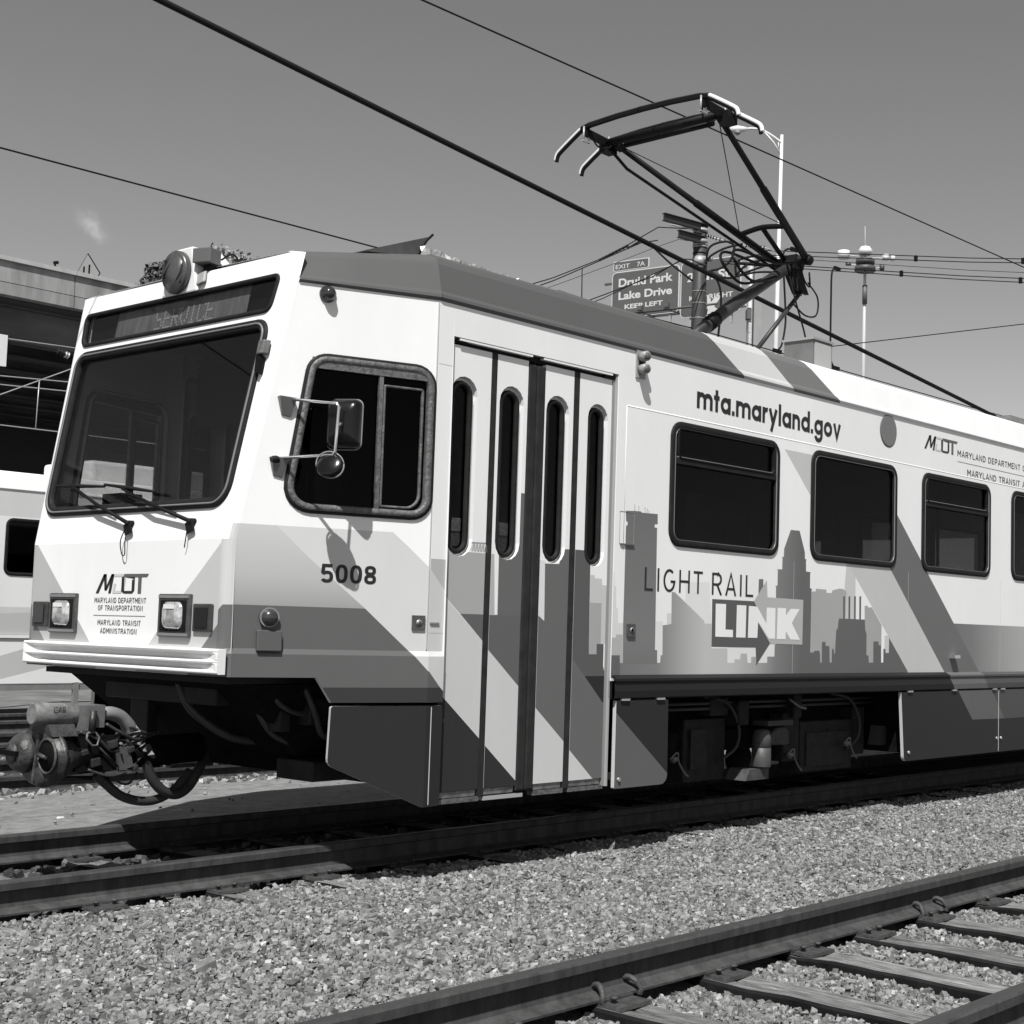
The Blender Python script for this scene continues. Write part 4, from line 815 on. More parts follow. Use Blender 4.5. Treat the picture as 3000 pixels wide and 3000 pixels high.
MB().box(-.272, -.11, -.10, .05, .70, .83).build('junction_box', mat('box_grey', .13, .5, .4, 0, .3, 15), cp)
text('CAB', -.43, -.355, .79, .825, lambda u, v, i: (u, -.0985+i-.0, v), cp, INK2, .01, -.001)
MB().tube(bez([(-.12, -.04, .772), (-.05, -.05, .778), (.02, -.05, .755), (.075, -.05, .705), (.10, -.05, .665)], 8), .040, 14).build('conduit_elbow', mat('rubber_grey', .19, .55, .3, 0, .3, 10), cp)
MB().tube(bez([(.10, -.05, .665), (.14, -.05, .60), (.19, -.05, .535), (.215, -.05, .46), (.26, -.05, .37), (.34, -.05, .297), (.44, -.04, .272), (.53, -.02, .31), (.60, 0, .39), (.7, .05, .5)], 8), .031, 12).build('coupler_hose', mat('hose_rubber', .035, .55, .3, 0, .3, 10), cp)
for k in range(5): MB().lathe((.115+k*.013, -.05, .645-k*.021), (.5, 0, -.85), [(-.006, .034), (0, .042), (.006, .034)], 14).build('hose_clamp_ring', mat('rubber_grey', .36), cp)
for x, z in ((.095, .675), (.195, .535)): MB().obox((x, -.05, z), (.030, -.030, .006), (.010, .010, -.012), (-.004, .03, .024)).build('hose_clamp', mat('clamp_grey', .10, .5, .4, .3), cp)
MB().tube(bez([(-.1, -.02, .42), (-.03, -.02, .36), (.07, -.02, .285), (.2, -.02, .245), (.33, -.01, .248), (.45, 0, .30), (.56, .02, .40)], 8), .028, 12).build('coupler_hose', mat('hose_rubber', .035), cp)
lp = [(-.225, -.12, .672), (-.235, -.13, .64), (-.20, -.13, .60), (-.165, -.13, .60), (-.155, -.13, .645), (-.18, -.12, .678), (-.225, -.12, .672)]
MB().tube(lp, .007, 8).build('release_loop', mat('loop_grey', .13, .5, .4, .3), cp)
MB().tube([(-.19, -.11, .80), (-.20, -.12, .68)], .02, 8).build('release_handle', IRON, cp)
MB().tube([(-.16, -.12, .60), (-.02, -.12, .47)], .006, 6).build('release_chain', IRON, cp)
mb = MB(); mb.obox((.02, -.10, .515), (.045, 0, .01), (0, .02, 0), (-.018, 0, .06)); o = mb.build('valve_plate', mat('plate_grey', .09, .5, .4, .2, .4, 25), cp)
MB().obox((.0, -.125, .525), (.004, 0, 0), (0, .004, 0), (-.006, 0, .02)).build('plate_slot', BLACK, o)
MB().box(-.085, .07, -.12, -.06, .425, .440).build('valve_bracket', mat('plate_grey', .16), cp)
MB().tube([(-.1, -.06, .65), (-.03, -.08, .595), (.0, -.09, .68)], .02, 8).build('link_arm', IRON, cp)
MB().box(-.28, -.02, -.1, .1, .45, .65).build('coupler_body', UNDER, cp)
for k in range(10):
    an = 2*math.pi*k/10; MB().lathe((-.395, .155*math.cos(an), .535+.155*math.sin(an)), (1, 0, 0), [(0, .016), (.03, .016), (.032, .009), (.05, .009)], 6).build('flange_bolt', mat('rubbed_iron', .10), cp)
for q_, r_ in (([(-.26, -.09, .68), (-.15, -.12, .63), (-.06, -.11, .56), (.05, -.10, .60)], .009), ([(-.20, -.10, .46), (-.08, -.13, .42), (.05, -.11, .44), (.16, -.08, .52)], .008), ([(-.1, -.1, .72), (.0, -.12, .66), (.12, -.09, .62), (.3, -.05, .66)], .010), ([(-.05, -.08, .44), (.0, -.09, .38), (.08, -.08, .36), (.15, -.05, .42)], .007), ([(.06, -.09, .7), (.16, -.1, .66), (.26, -.06, .655)], .008)):
    MB().tube(bez(q_, 6), r_, 7).build('air_line', mat('hose_rubber', .035), cp)
for x, y, z, s_ in ((-.06, -.115, .60, .028), (.06, -.11, .565, .022), (-.16, -.105, .50, .03), (.10, -.1, .455, .018), (-.235, -.11, .56, .02)):
    bevel(MB().obox((x, y, z), (s_, 0, .006), (0, .02, 0), (-.004, 0, s_*.8)).build('valve_block', IRON, cp), .006)
MB().tube([(-.30, .06, .40), (.05, .10, .38)], .016, 8).build('coupler_strut', IRON, cp)
for k in range(5): MB().lathe((.0+.04*k, -.1, .60-.012*k+.03*(k % 2)), (0, -1, .2), [(0, .011), (.014, .008)], 8).build('coupler_bolt', MIDGREY, cp)

# --- roof equipment
mb = MB(); mb.hexa([(1.2, -1.08, 3.62), (3.3, -1.08, 3.62), (3.3, 1.08, 3.62), (1.2, 1.08, 3.62), (1.35, -1.05, 3.715), (3.25, -1.05, 3.685), (3.25, 1.05, 3.70), (1.35, 1.05, 3.72)]); mb.build('air_conditioner', mat('roof_unit_grey', .25, .6, .3, 0, .3, 8), car)
ruff = MB(); N = 46
for j, (dy, dz) in enumerate(((0, 0), (-.012, .03), (0, .06))):
    for i in range(N+1):
        x = 1.29+1.28*i/N; h = (.075-.045*i/N); ruff.v.append((x, -1.11+dy+rng.normal(0, .010), 3.655+dz*(h/.06)+rng.normal(0, .007)))
for j in range(2):
    for i in range(N): a = j*(N+1)+i; ruff.f.append([a, a+1, a+N+2, a+N+1]); ruff.m.append(0); ruff.sm.append(False)
ruff.build('torn_roof_seal', mat('crumpled_foil', .45, .3, .5, .6, .4, 20), car)
mb = MB()
for i in range(26): x = 2.56+i*.024; mb.box(x, x+.015, -1.13, -1.09, 3.64, 3.70-.0008*i)
mb.box(2.55, 3.2, -1.11, -1.05, 3.62, 3.695); mb.build('ribbed_seal', mat('ribbed_rubber', .16, .6, .3, 0, .3, 30), car)
mb = MB(); mb.hexa([(.84, -1.12, 3.60), (1.28, -1.10, 3.66), (1.28, .3, 3.66), (.84, .3, 3.60), (.85, -1.12, 3.608), (1.385, -1.10, 3.815), (1.385, .3, 3.815), (.85, .3, 3.608)]); mb.build('lifted_roof_panel', mat('panel_dark', .06, .5, .4, 0, .3, 8), car)
MB().tube([(1.28, -1.10, 3.66), (1.33, -1.10, 3.76), (1.40, -1.10, 3.83)], .008, 6).build('panel_strut', BLACK, car)
mb = MB(); mb.box(5.70, 6.0, -1.20, -.90, 3.62, 3.885); o = mb.build('roof_box', mat('roof_box_grey', .15, .5, .4, 0, .2, 6), car)
MB().box(5.685, 6.015, -1.215, -.885, 3.885, 3.905).build('roof_box_lid', mat('roof_lid_grey', .3, .5), o)
MB().box(5.72, 5.98, -1.206, -1.2, 3.65, 3.865).build('roof_box_door', mat('box_door', .42, .5), o)
mb = MB(); mb.hexa([(9.5, -1.15, 3.62), (12, -1.15, 3.62), (12, 1.1, 3.62), (9.5, 1.1, 3.62), (9.95, -1.0, 3.80), (12, -1.0, 3.80), (12, 1.0, 3.80), (9.95, 1.0, 3.80)]); mb.build('roof_unit', mat('roof_unit_dark', .13, .6, .2, 0, .3, 8), car)
# --- pantograph
pg = MB().tube([(5.30, 0, 3.84), (5.74, 0, 4.131), (6.125, 0, 4.393), (7.20, 0, 5.045)], [.055, .06, .062, .05], 16).build('pantograph', mat('arm_grey', .032, .45, .4, 0, .4, 6), car)
MB().tube([(5.78, 0, 4.158), (5.9, 0, 4.24)], .072, 14).build('arm_collar', BLACK, pg)
mb = MB(); mb.box(5.0, 7.0, -.55, -.47, 3.72, 3.78); mb.box(5.0, 7.0, .47, .55, 3.72, 3.78); mb.box(5.2, 5.4, -.55, .55, 3.74, 3.86); mb.box(6.5, 6.6, -.5, .5, 3.74, 3.84); mb.build('pantograph_base', BLACK, pg)
MB().tube([(7.15, -.19, 5.04), (7.15, .19, 5.04)], .052, 12).build('elbow_shaft', PANTO, pg)
for sg in (-1, 1):
    a, b_ = Vector((7.15, .165*sg, 5.04)), Vector((5.06, .60*sg, 5.80)); m_ = a.lerp(b_, .52)
    MB().tube([a, m_, m_.lerp(b_, .01), b_], [.036, .036, .029, .026], 12).build('upper_arm', PANTO, pg)
    MB().tube([b_+Vector((.12, -.02*sg, -.04)), b_+Vector((.04, 0, -.01))], .042, 10).build('arm_socket', BLACK, pg)
c1, c2 = Vector((6.62, -.27, 5.235)), Vector((6.62, .27, 5.235))
MB().tube(bez([c1, (6.61, 0, 5.262), c2], 8), .026, 10).build('cross_brace', PANTO, pg)
MB().tube([(6.60, 0, 5.27), (7.10, .06, 5.05)], .024, 8).build('brace_strut', PANTO, pg)
MB().tube([c2, (5.10, -.58, 5.78)], .0045, 6).build('tension_wire', PANTO, pg)
MB().tube([c1, (5.10, .58, 5.78)], .0045, 6).build('tension_wire', PANTO, pg)
MB().tube([(5.08, .64, 5.74), (5.28, .60, 5.60), (7.02, .12, 4.95)], .015, 8).build('guide_rod', PANTO, pg)
MB().tube([(7.30, -.02, 4.78), (6.50, -.02, 4.02)], .022, 10).build('lower_link', mat('arm_grey', .045), pg)
mb = MB(); mb.hexa([(7.05, -.08, 4.95), (7.22, -.08, 4.95), (7.22, .08, 4.95), (7.05, .08, 4.95), (7.10, -.08, 5.10), (7.26, -.08, 5.06), (7.26, .08, 5.06), (7.10, .08, 5.10)]); mb.hexa([(7.24, -.06, 4.74), (7.36, -.06, 4.74), (7.36, -.02, 4.74), (7.24, -.02, 4.74), (7.02, -.06, 5.0), (7.16, -.06, 5.02), (7.16, -.02, 5.02), (7.02, -.02, 5.0)]); mb.hexa([(7.24, .02, 4.74), (7.36, .02, 4.74), (7.36, .06, 4.74), (7.24, .06, 4.74), (7.02, .02, 5.0), (7.16, .02, 5.02), (7.16, .06, 5.02), (7.02, .06, 5.0)]); mb.build('elbow_bracket', BLACK, pg)
MB().lathe((7.15, -.20, 5.03), (0, -1, 0), [(-.04, .045), (0, .055), (.03, .03)], 12).build('elbow_cap', BLACK, pg)
# collector head
for x, z, pale in ((4.775, 5.885, 0), (5.12, 5.845, 1)):
    pts = [(x, -.72, z-.028), (x, -.62, z-.008), (x, -.3, z+.008), (x, 0, z+.012), (x, .3, z+.008), (x, .62, z-.008), (x, .72, z-.028)]
    hd = MB().sweep([(-.022, -.022), (.022, -.022), (.022, .010), (-.022, .010)], [(p, (1, 0, 0), (0, 0, 1)) for p in pts]).build('collector_strip', PANTO, pg)
    MB().sweep([(-.012, .010), (.012, .010), (.010, .022), (-.010, .022)], [(p, (1, 0, 0), (0, 0, 1)) for p in pts]).build('carbon_insert', mat('carbon', .05, .4, .4), hd)
    for sg in (-1, 1):
        hp_ = bez([(x, .72*sg, z-.028), (x, .78*sg, z-.06), (x, .97*sg, z-.175), (x, 1.015*sg, z-.215), (x, 1.03*sg, z-.265)], 6)
        hn = MB().tube(hp_, .020, 10).build('collector_horn', mat('horn_white', .70, .4, .4), hd)
        MB().tube([q+Vector((0, -.013*sg, -.015)) for q in hp_], .0185, 10).build('horn_underside', PANTO, hn)
MB().tube([(5.05, -.64, 5.79), (5.05, .64, 5.79)], .036, 12).build('head_tube', PANTO, pg)
MB().tube([(5.13, -.50, 5.765), (5.13, .50, 5.765)], .026, 10).build('head_tube', PANTO, pg)
for sg in (-1, 1):
    o = MB().obox((4.95, .66*sg, 5.80), (.19, 0, -.012), (0, .018, 0), (.004, 0, .035)).build('head_frame', PANTO, pg)
    MB().obox((5.10, .68*sg, 5.76), (.07, 0, 0), (0, .05, 0), (0, 0, .05)).build('spring_box', BLACK, o)
    for x in (4.775, 5.12):
        for d in (-.035, .035): MB().tube([(x+d, .66*sg, 5.86), (x+d, .66*sg, 5.72)], .009, 6).build('spring_rod', STEEL, o)
        MB().box(x-.05, x+.05, .66*sg-.012, .66*sg+.012, 5.72, 5.732).build('spring_plate', STEEL, o)
    MB().tube(bez([(4.78, .64*sg, 5.84), (4.86, .60*sg, 5.70), (5.0, .58*sg, 5.72), (5.06, .60*sg, 5.78)], 6), .008, 6).build('head_shunt', PANTO, o)
for p in ([(7.12, -.1, 5.02), (7.18, -.12, 4.85), (7.28, -.12, 4.80), (7.30, -.1, 4.95)], [(7.34, -.06, 4.86), (7.52, -.06, 4.74), (7.50, -.06, 4.56), (7.30, -.06, 4.52), (7.10, -.05, 4.60)], [(6.98, -.1, 4.97), (6.95, -.15, 4.75), (7.02, -.15, 4.72), (7.03, -.12, 4.9)], [(6.90, -.1, 4.95), (6.90, -.2, 4.6), (6.95, -.3, 4.2), (6.85, -.4, 3.85), (6.7, -.5, 3.78)]):
    MB().tube(bez(p, 8), .009, 6).build('shunt_cable', PANTO, pg)
for y in (-.12, .02):
    MB().tube(bez([(7.0, y, 4.98), (6.6, y-.02, 4.90), (6.2, y+.1, 4.95), (6.0, y, 4.80), (6.3, y, 4.66), (6.7, y, 4.78)], 8), .014, 7).build('shunt_cable', PANTO, pg)

# ================================================================== ground
YT = -4.716
GRAVEL_BASE = mat('ballast_bed', .09, .9, .15, 0, .55, 38, .8, 60)
GROUND = mat('ground_soil', .16, .95, .1, 0, .4, 1.5, .5, 8)
def plane(name, x0, x1, y0, y1, z, m, label, cat, kind='structure'):
    o = MB().add([(x0, y0, z), (x1, y0, z), (x1, y1, z), (x0, y1, z)], [(0, 1, 2, 3)]).build(name, m); return tag(o, label, cat, None, kind)
plane('ground', -1500, 1500, -1500, 1500, -.42, GROUND, 'pale bare ground of the rail yard', 'ground')
def zg(y):
    pts = [(-9, -.24), (-6.3, -.22), (-5.6, -.24), (-5.35, -.236), (-4.1, -.236), (-3.85, -.205), (-3.4, -.195), (-1.4, -.20), (-.95, -.215), (-.6, -.235), (.6, -.235), (.85, -.20), (3.9, -.22), (4.3, -.25), (6.4, -.27), (14, -.29)]
    for (a, za), (b, zb) in zip(pts, pts[1:]):
        if a <= y <= b: return za+(zb-za)*(y-a)/(b-a)
    return pts[0][1] if y < 0 else pts[-1][1]
mb = MB(); ysb = [-9, -6.3, -5.6, -5.35, -4.1, -3.85, -3.4, -1.4, -.95, -.6, .6, .85, 3.9, 4.3, 6.4, 14]
for y in ysb: mb.v += [(-14, y, zg(y)), (70, y, zg(y))]
for i in range(len(ysb)-1): mb.f.append([2*i, 2*i+1, 2*i+3, 2*i+2]); mb.m.append(0); mb.sm.append(True)
tag(mb.build('ballast_ground', GRAVEL_BASE), 'grey stone ballast bed spread under and between the tracks', 'ballast', None, 'structure')
ASPH = mat('asphalt', .20, .9, .2, 0, .34, 9, .5, 120)
mb = MB(); pth = [(.86, -.155), (2.2, -.150), (3.6, -.160), (3.92, -.185), (4.0, -.26)]; NX = 84
edge = [rng.normal(0, .085) for _ in range(NX+1)]
for i in range(NX+1):
    x = -14+i*.7
    for j, (y, z) in enumerate(pth): mb.v.append((x, y+(edge[i] if j > 2 else 0), z))
for i in range(NX):
    for j in range(4): mb.f.append([i*5+j, (i+1)*5+j, (i+1)*5+j+1, i*5+j+1]); mb.m.append(0); mb.sm.append(False)
tag(mb.build('asphalt_path', ASPH), 'strip of grey asphalt beside the track beyond the coupler', 'path', None, 'structure')

# ------------------------------------------------------------------ rails
RAIL = mat('rusty_rail', .058, .75, .08, .0, .4, 5, .15, 50, 0, (2.5, 3, .6))
RTOP = mat('worn_rail_top', .065, .45, .4, .4, .35, 10, .05, 40, 0, (.12, 6, 3))
RP = [(-.07, -.168), (.07, -.168), (.07, -.158), (.012, -.135), (.008, -.118), (.008, -.056), (.036, -.046), (.0365, -.012), (.030, -.003), (.020, 0), (-.020, 0), (-.030, -.003), (-.0365, -.012), (-.036, -.046), (-.008, -.056), (-.008, -.118), (-.012, -.135), (-.07, -.158)]
def rail(y, x0, x1, label, dz=0, group=None):
    mb = MB(); n = len(RP); N = 2
    for x in (x0, x1): mb.v += [(x, y+a, b+dz) for a, b in RP]
    for j in range(n): k = (j+1) % n; mb.f.append([j, k, n+k, n+j]); mb.m.append(1 if 8 <= j <= 10 else 0); mb.sm.append(False)
    mb.f += [list(reversed(range(n))), [n+j for j in range(n)]]; mb.m += [0, 0]; mb.sm += [False, False]
    o = mb.build('rail', [RAIL, RTOP], None); tag(o, label, 'rail', group or 'steel rails of the yard tracks'); return o
GC = .7175+.0345
r_un = rail(-GC, -14, 60, 'rusty rail under the near wheels of the light rail car, beside the gravel')
r_uf = rail(GC, -14, 60, 'rusty rail under the car, next to the asphalt strip')
r_ff = rail(YT+GC, -14, 60, 'long rusty rail crossing the gravel with clips and tie plates in front of the car')
r_fn = rail(YT-GC, -14, 60, 'rusty rail cut off by the bottom right corner of the photo')
for k, y in enumerate((4.68, 6.12)): rail(y, -14, 60, ['rail just past the asphalt, behind the coupler', 'second rail past the asphalt, behind the coupler'][k], -.08)
for k, y in enumerate((7.88, 9.32)): rail(y, -14, 60, ['bright rail of the middle track behind the coupler, nearer one', 'bright rail of the middle track behind the coupler, farther one'][k], -.08)
for k, y in enumerate((11.3, 12.7)): rail(y, -14, 60, ['rail two places before the parked car under the overpass', 'rail running closest to the parked car under the overpass'][k], -.08)
# rail anchors and tie plates
ANCH = mat('rusty_clip', .065, .6, .3, .2, .4, 25, .3, 60)
def plate_mesh():
    mb = MB(); mb.hexa([(-.10, -.19, 0), (.10, -.19, 0), (.10, .19, 0), (-.10, .19, 0), (-.097, -.187, .016), (.097, -.187, .016), (.097, .187, .016), (-.097, .187, .016)])
    mb.box(-.10, .10, -.088, -.074, .014, .026); mb.box(-.10, .10, .074, .088, .014, .026)
    return mb
def spike_mesh():
    return MB().lathe((0, 0, 0), (0, 0, 1), [(0, .010), (.020, .011), (.021, .017), (.028, .018), (.032, .010)], 8)
WOOD = [mat('weathered_tie_%d' % k, v, .9, .15, 0, .75, 6, 1.0, 12, 0, (9, .8, 9)) for k, v in ((1, .15), (2, .18), (3, .21))]
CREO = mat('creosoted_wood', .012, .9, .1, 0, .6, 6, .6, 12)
def tie_mesh(w_, k):
    r_ = np.random.default_rng(k); mb = MB(); N = 13
    for i in range(N):
        y = -1.3+2.6*i/(N-1); d = r_.normal(0, .006); e = r_.normal(0, .006); h = r_.normal(0, .004)
        mb.v += [(-w_/2+d, y, -.17), (w_/2+e, y, -.17), (w_/2+e, y, -.012+h), (w_/2-.012+e, y, 0+h), (.02+d, y, -.006+h), (0, y, -.011+h*2), (-.02+d, y, -.004+h), (-w_/2+.012+d, y, 0+h), (-w_/2+d, y, -.012+h)]
    for i in range(N-1):
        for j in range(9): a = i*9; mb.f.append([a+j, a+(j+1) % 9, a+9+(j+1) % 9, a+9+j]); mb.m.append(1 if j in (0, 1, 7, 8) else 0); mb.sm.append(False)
    mb.f += [list(range(9)), [(N-1)*9+j for j in range(9)]]; mb.m += [0, 0]; mb.sm += [False, False]
    return mb
PM = plate_mesh().build('tie_plate', ANCH); SPM = spike_mesh().build('spike', ANCH); pm, sm_ = PM.data, SPM.data
bpy.data.objects.remove(PM); bpy.data.objects.remove(SPM)
TM = []
for k in range(3):
    o = tie_mesh(.215, k).build('railway_tie', [WOOD[k], CREO]); TM.append(o.data); bpy.data.objects.remove(o)
def newo(name, data, parent=None, loc=(0, 0, 0), rz=0):
    o = bpy.data.objects.new(name, data); col.objects.link(o); o.location = loc; o.rotation_euler.z = rz; o.parent = parent; ORG[o.name] = Vector(); return o
def tie(x, yc, k, label, group, dz=0, detail=True, rz=0):
    t = newo('railway_tie', TM[k % 3], None, (x, yc, -.186+dz), rz); tag(t, label, 'railway tie', group)
    if detail:
        for sg in (-1, 1):
            p = newo('tie_plate', pm, t, (random.uniform(-.012, .012), sg*GC, .001), random.uniform(-.03, .03))
            for a, b in ((-.055, -.10), (.055, -.10), (.05, .10), (-.06, .12)):
                if random.random() < .85: newo('spike', sm_, p, (a+random.uniform(-.01, .01), b*1.15, .012), random.random())
    return t
GT = 'wooden ties of the front track'
xt = [-2.1, -1.44, -.78, -.10, .62, 1.32, 1.92, 2.57, 3.28]
while xt[-1] < 15: xt.append(xt[-1]+.66)
words = {3: 'wooden tie nearest the bottom edge, with two curved rail clips beside its plate', 4: 'wooden tie next after the clipped one at the bottom edge', 5: 'third visible wooden tie up the front track', 6: 'fourth visible wooden tie up the front track', 7: 'wooden tie whose plate sits beside the upper pair of curved clips', 8: 'wooden tie at the right edge, beyond the upper pair of clips'}
for i, x in enumerate(xt):
    tie(x, YT, i, words.get(i, 'weathered wooden tie of the front track, out past the picture edge'), GT, 0, True, random.uniform(-.015, .015))
GU = 'ties under the light rail car'
for i, x in enumerate([-2.6, -1.9, -1.2, -.5, .24, .92, 1.6]+[2.3+.68*k for k in range(12)]):
    tie(x, 0, i, {2: 'buried tie end sticking from the gravel at the left edge', 3: 'tie with bolted plate against the lit part of the near rail', 4: 'tie between the rails just before the car shadow', 5: 'tie with its plate where the shadow meets the near rail'}.get(i, 'dark tie in the shadow beneath the light rail car'), GU, 0, True, random.uniform(-.02, .02))
for yc, nm in ((5.4, 'first'), (8.6, 'middle')):
    for i in range(9):
        tie(-2+i*.7, yc, i, 'pale tie of the %s track behind the coupler' % nm, 'ties of the tracks behind the coupler', -.08, False, random.uniform(-.03, .03))
def anchor(x, par, y, s):
    o = MB().tube(bez([(x, y-.078, -.175), (x, y-.082, -.150), (x+.012*s, y-.060, -.118), (x+.02*s, y-.03, -.108), (x+.02*s, y+.0, -.118)], 5), .0135, 6).build('rail_anchor', ANCH, par)
    return o
for x, s in ((-.17, 1), (.07, -1), (2.50, 1), (2.77, -1), (6.6, 1), (6.85, -1)):
    anchor(x, r_ff, YT+GC, s)

# ------------------------------------------------------------------ ballast stones
def stones(name, n, xr, yr, size, mats, probs, label, seed, dens=None, keep=None, lift=.0):
    r = np.random.default_rng(seed)
    x = r.uniform(*xr, n); y = r.uniform(*yr, n)
    if dens is not None: k = r.random(n) < dens(x, y); x, y = x[k], y[k]
    n = len(x)
    base = np.array([(a, b, c_) for c_ in (-1, 1) for b in (-1, 1) for a in (-1, 1)], float)
    V = base[None]*r.uniform(.5, 1.0, (n, 8, 3))
    # squeeze top and bottom loops so that the blocks are not boxes
    V[:, 4:, :2] *= r.uniform(.4, .85, (n, 1, 1)); V[:, :4, :2] *= r.uniform(.7, 1.0, (n, 1, 1))
    s = size*np.exp(r.normal(0, .38, n)); s = np.clip(s, size*.4, size*2.2); s[r.random(n) < .006] *= 1.7
    V *= (s[:, None]*np.stack([r.uniform(.8, 1.5, n), r.uniform(.6, 1.1, n), r.uniform(.42, .8, n)], 1))[:, None, :]
    a = r.uniform(0, 2*math.pi, n); b = r.normal(0, .45, n); ca, sa, cb, sb = np.cos(a), np.sin(a), np.cos(b), np.sin(b)
    X, Z = V[..., 0]*cb[:, None]+V[..., 2]*sb[:, None], -V[..., 0]*sb[:, None]+V[..., 2]*cb[:, None]
    Y = V[..., 1]; X, Y = X*ca[:, None]-Y*sa[:, None], X*sa[:, None]+Y*ca[:, None]
    g = np.interp(y, [q for q in ysb], [zg(q) for q in ysb]) + .005*np.sin(x*3.1+y*2.3)+.003*np.sin(x*1.3-y*4.1)+.003*np.sin(x*7.7+y*5.9)+.004
    z = g+r.uniform(-.004, .016, n)+lift
    P = np.stack([X+x[:, None], Y+y[:, None], Z+z[:, None]], -1).reshape(-1, 3)
    q = np.array([(0, 2, 3, 1), (4, 5, 7, 6), (0, 1, 5, 4), (2, 6, 7, 3), (0, 4, 6, 2), (1, 3, 7, 5)])
    tr = np.concatenate([q[:, [0, 1, 2]], q[:, [0, 2, 3]]], 0)
    Fc = (tr[None]+8*np.arange(n)[:, None, None]).reshape(-1, 3)
    me = bpy.data.meshes.new(name); me.vertices.add(len(P)); me.vertices.foreach_set('co', P.astype(np.float32).ravel())
    me.loops.add(Fc.size); me.loops.foreach_set('vertex_index', Fc.astype(np.int32).ravel())
    me.polygons.add(len(Fc)); me.polygons.foreach_set('loop_start', np.arange(0, Fc.size, 3, dtype=np.int32))
    for m in mats: me.materials.append(m)
    mi = r.choice(len(mats), n, p=probs); me.polygons.foreach_set('material_index', np.repeat(mi, 12).astype(np.int32))
    me.polygons.foreach_set('use_smooth', np.zeros(len(Fc), bool)); me.update(calc_edges=True)
    o = bpy.data.objects.new(name, me); col.objects.link(o); tag(o, label, 'gravel', None, 'stuff'); return o
ST = [mat('stone_%d' % k, v, .85, .25, 0, .35, 30) for k, v in enumerate((.085, .145, .205, .27, .40))]
def near_rails(x, y):
    d = np.ones_like(x)
    for yr in (-GC, GC, YT+GC, YT-GC): d = np.where(np.abs(y-yr) < .062, 0, d)
    ty = np.abs(y-YT) < 1.32
    xa = np.array(xt); on = np.min(np.abs(x[:, None]-xa[None]), 1) < .122
    d = np.where(ty & on & (y < YT+GC+.06), 0.03, d)
    d = np.where(ty & on & (y >= YT+GC+.06), .9, d)
    far_ = np.hypot(x+4.824, y+8.023); an = np.degrees(np.arctan2(y+8.023, x+4.824)); side = np.where((an > 16) & (an < 73), 1, .2)
    return d*side*np.clip(1.5-far_*.065, .25, 1)
stones('gravel', 435000, (-3.6, 15), (-7.3, -.78), .0128, ST, [.13, .28, .34, .21, .04], 'crushed grey stone ballast covering the ground in front of the car', 3, near_rails)
stones('gravel', 9000, (-5, 8), (-.66, .66), .026, [mat('shadow_stone_%d' % k, v, .8, .15, 0, .3, 30) for k, v in enumerate((.04, .08, .13))], [.5, .3, .2], 'ballast stones between the rails beneath the car', 4)  # stones coloured darker to deepen the shadow under the car
stones('gravel', 24000, (-4, 9), (3.8, 13.5), .030, ST, [.12, .26, .30, .22, .10], 'loose ballast stones behind the asphalt around the far tracks', 5, lambda x, y: np.where(y < 4.0, .5, 1)*np.clip(1.2-y*.05, .2, 1), None, .01)
stones('gravel', 420, (-4, 9), (1.0, 3.9), .016, ST, [.15, .27, .32, .2, .06], 'stray stones scattered over the asphalt strip', 9, lambda x, y: np.clip((y-1.6)/2.2, .15, 1), None, .062)
# pale scraps of litter lying on the asphalt
for x, y, s_ in ((.15, 1.75, .035), (1.0, 2.3, .03), (.4, 1.2, .04)):
    o = MB().hexa([(x-s_, y-s_*.5, -.153), (x+s_, y-s_*.4, -.153), (x+s_*.8, y+s_*.5, -.153), (x-s_*.7, y+s_*.6, -.153), (x-s_*.7, y-s_*.3, -.142), (x+s_*.8, y-s_*.3, -.138), (x+s_*.6, y+s_*.4, -.142), (x-s_*.5, y+s_*.4, -.14)]).build('paper_scrap', mat('paper', .7, .8))
    tag(o, 'small pale scrap lying on the asphalt strip', 'litter', 'scraps on the asphalt')

# ================================================================== parked car under the overpass
Y2 = 14.4
c2 = thing('light_rail_car', 'white light rail car parked in the shade of the overpass, behind the front car', 'light rail car', (6, Y2+1.45, -.08), None)
def f2(x, z, i): return (x, Y2+i, z)
w2 = [rrect(a, a+1.40, 1.965, 2.875, .12) for a in (-2.67, -.81, 1.05, 2.91, 4.77, 6.63, 8.49, 10.35)]
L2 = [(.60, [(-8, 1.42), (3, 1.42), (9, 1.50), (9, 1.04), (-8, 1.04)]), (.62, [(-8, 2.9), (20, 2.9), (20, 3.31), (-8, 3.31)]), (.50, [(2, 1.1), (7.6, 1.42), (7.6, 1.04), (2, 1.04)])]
panel('side_panel', [(-8, 1.04), (20, 1.04), (20, 3.313), (-8, 3.313)], [inset(q, .02) for q in w2], L2, f2, c2, depth=.04)
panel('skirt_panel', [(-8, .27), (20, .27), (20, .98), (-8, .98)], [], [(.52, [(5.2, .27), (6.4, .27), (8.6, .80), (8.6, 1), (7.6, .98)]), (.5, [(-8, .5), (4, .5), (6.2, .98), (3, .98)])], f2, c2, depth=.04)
mb = MB(); mb.box(-8, 20, Y2-.025, Y2+.05, .985, 1.035); mb.build('belt_rail', WHITE, c2)
for q in w2:
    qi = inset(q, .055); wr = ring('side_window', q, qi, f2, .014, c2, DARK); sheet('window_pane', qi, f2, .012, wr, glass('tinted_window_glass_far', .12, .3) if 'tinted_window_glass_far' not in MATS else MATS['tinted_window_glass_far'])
mb = MB(); mb.v = [(x, Y2+d, z) for x in (-8, 20) for d, z in pr]+[(-8, Y2+2.9, 3.62), (20, Y2+2.9, 3.62)]; k = len(pr)
for j in range(k-1): mb.f.append([j, k+j, k+j+1, j+1]); mb.m.append(0); mb.sm.append(False)
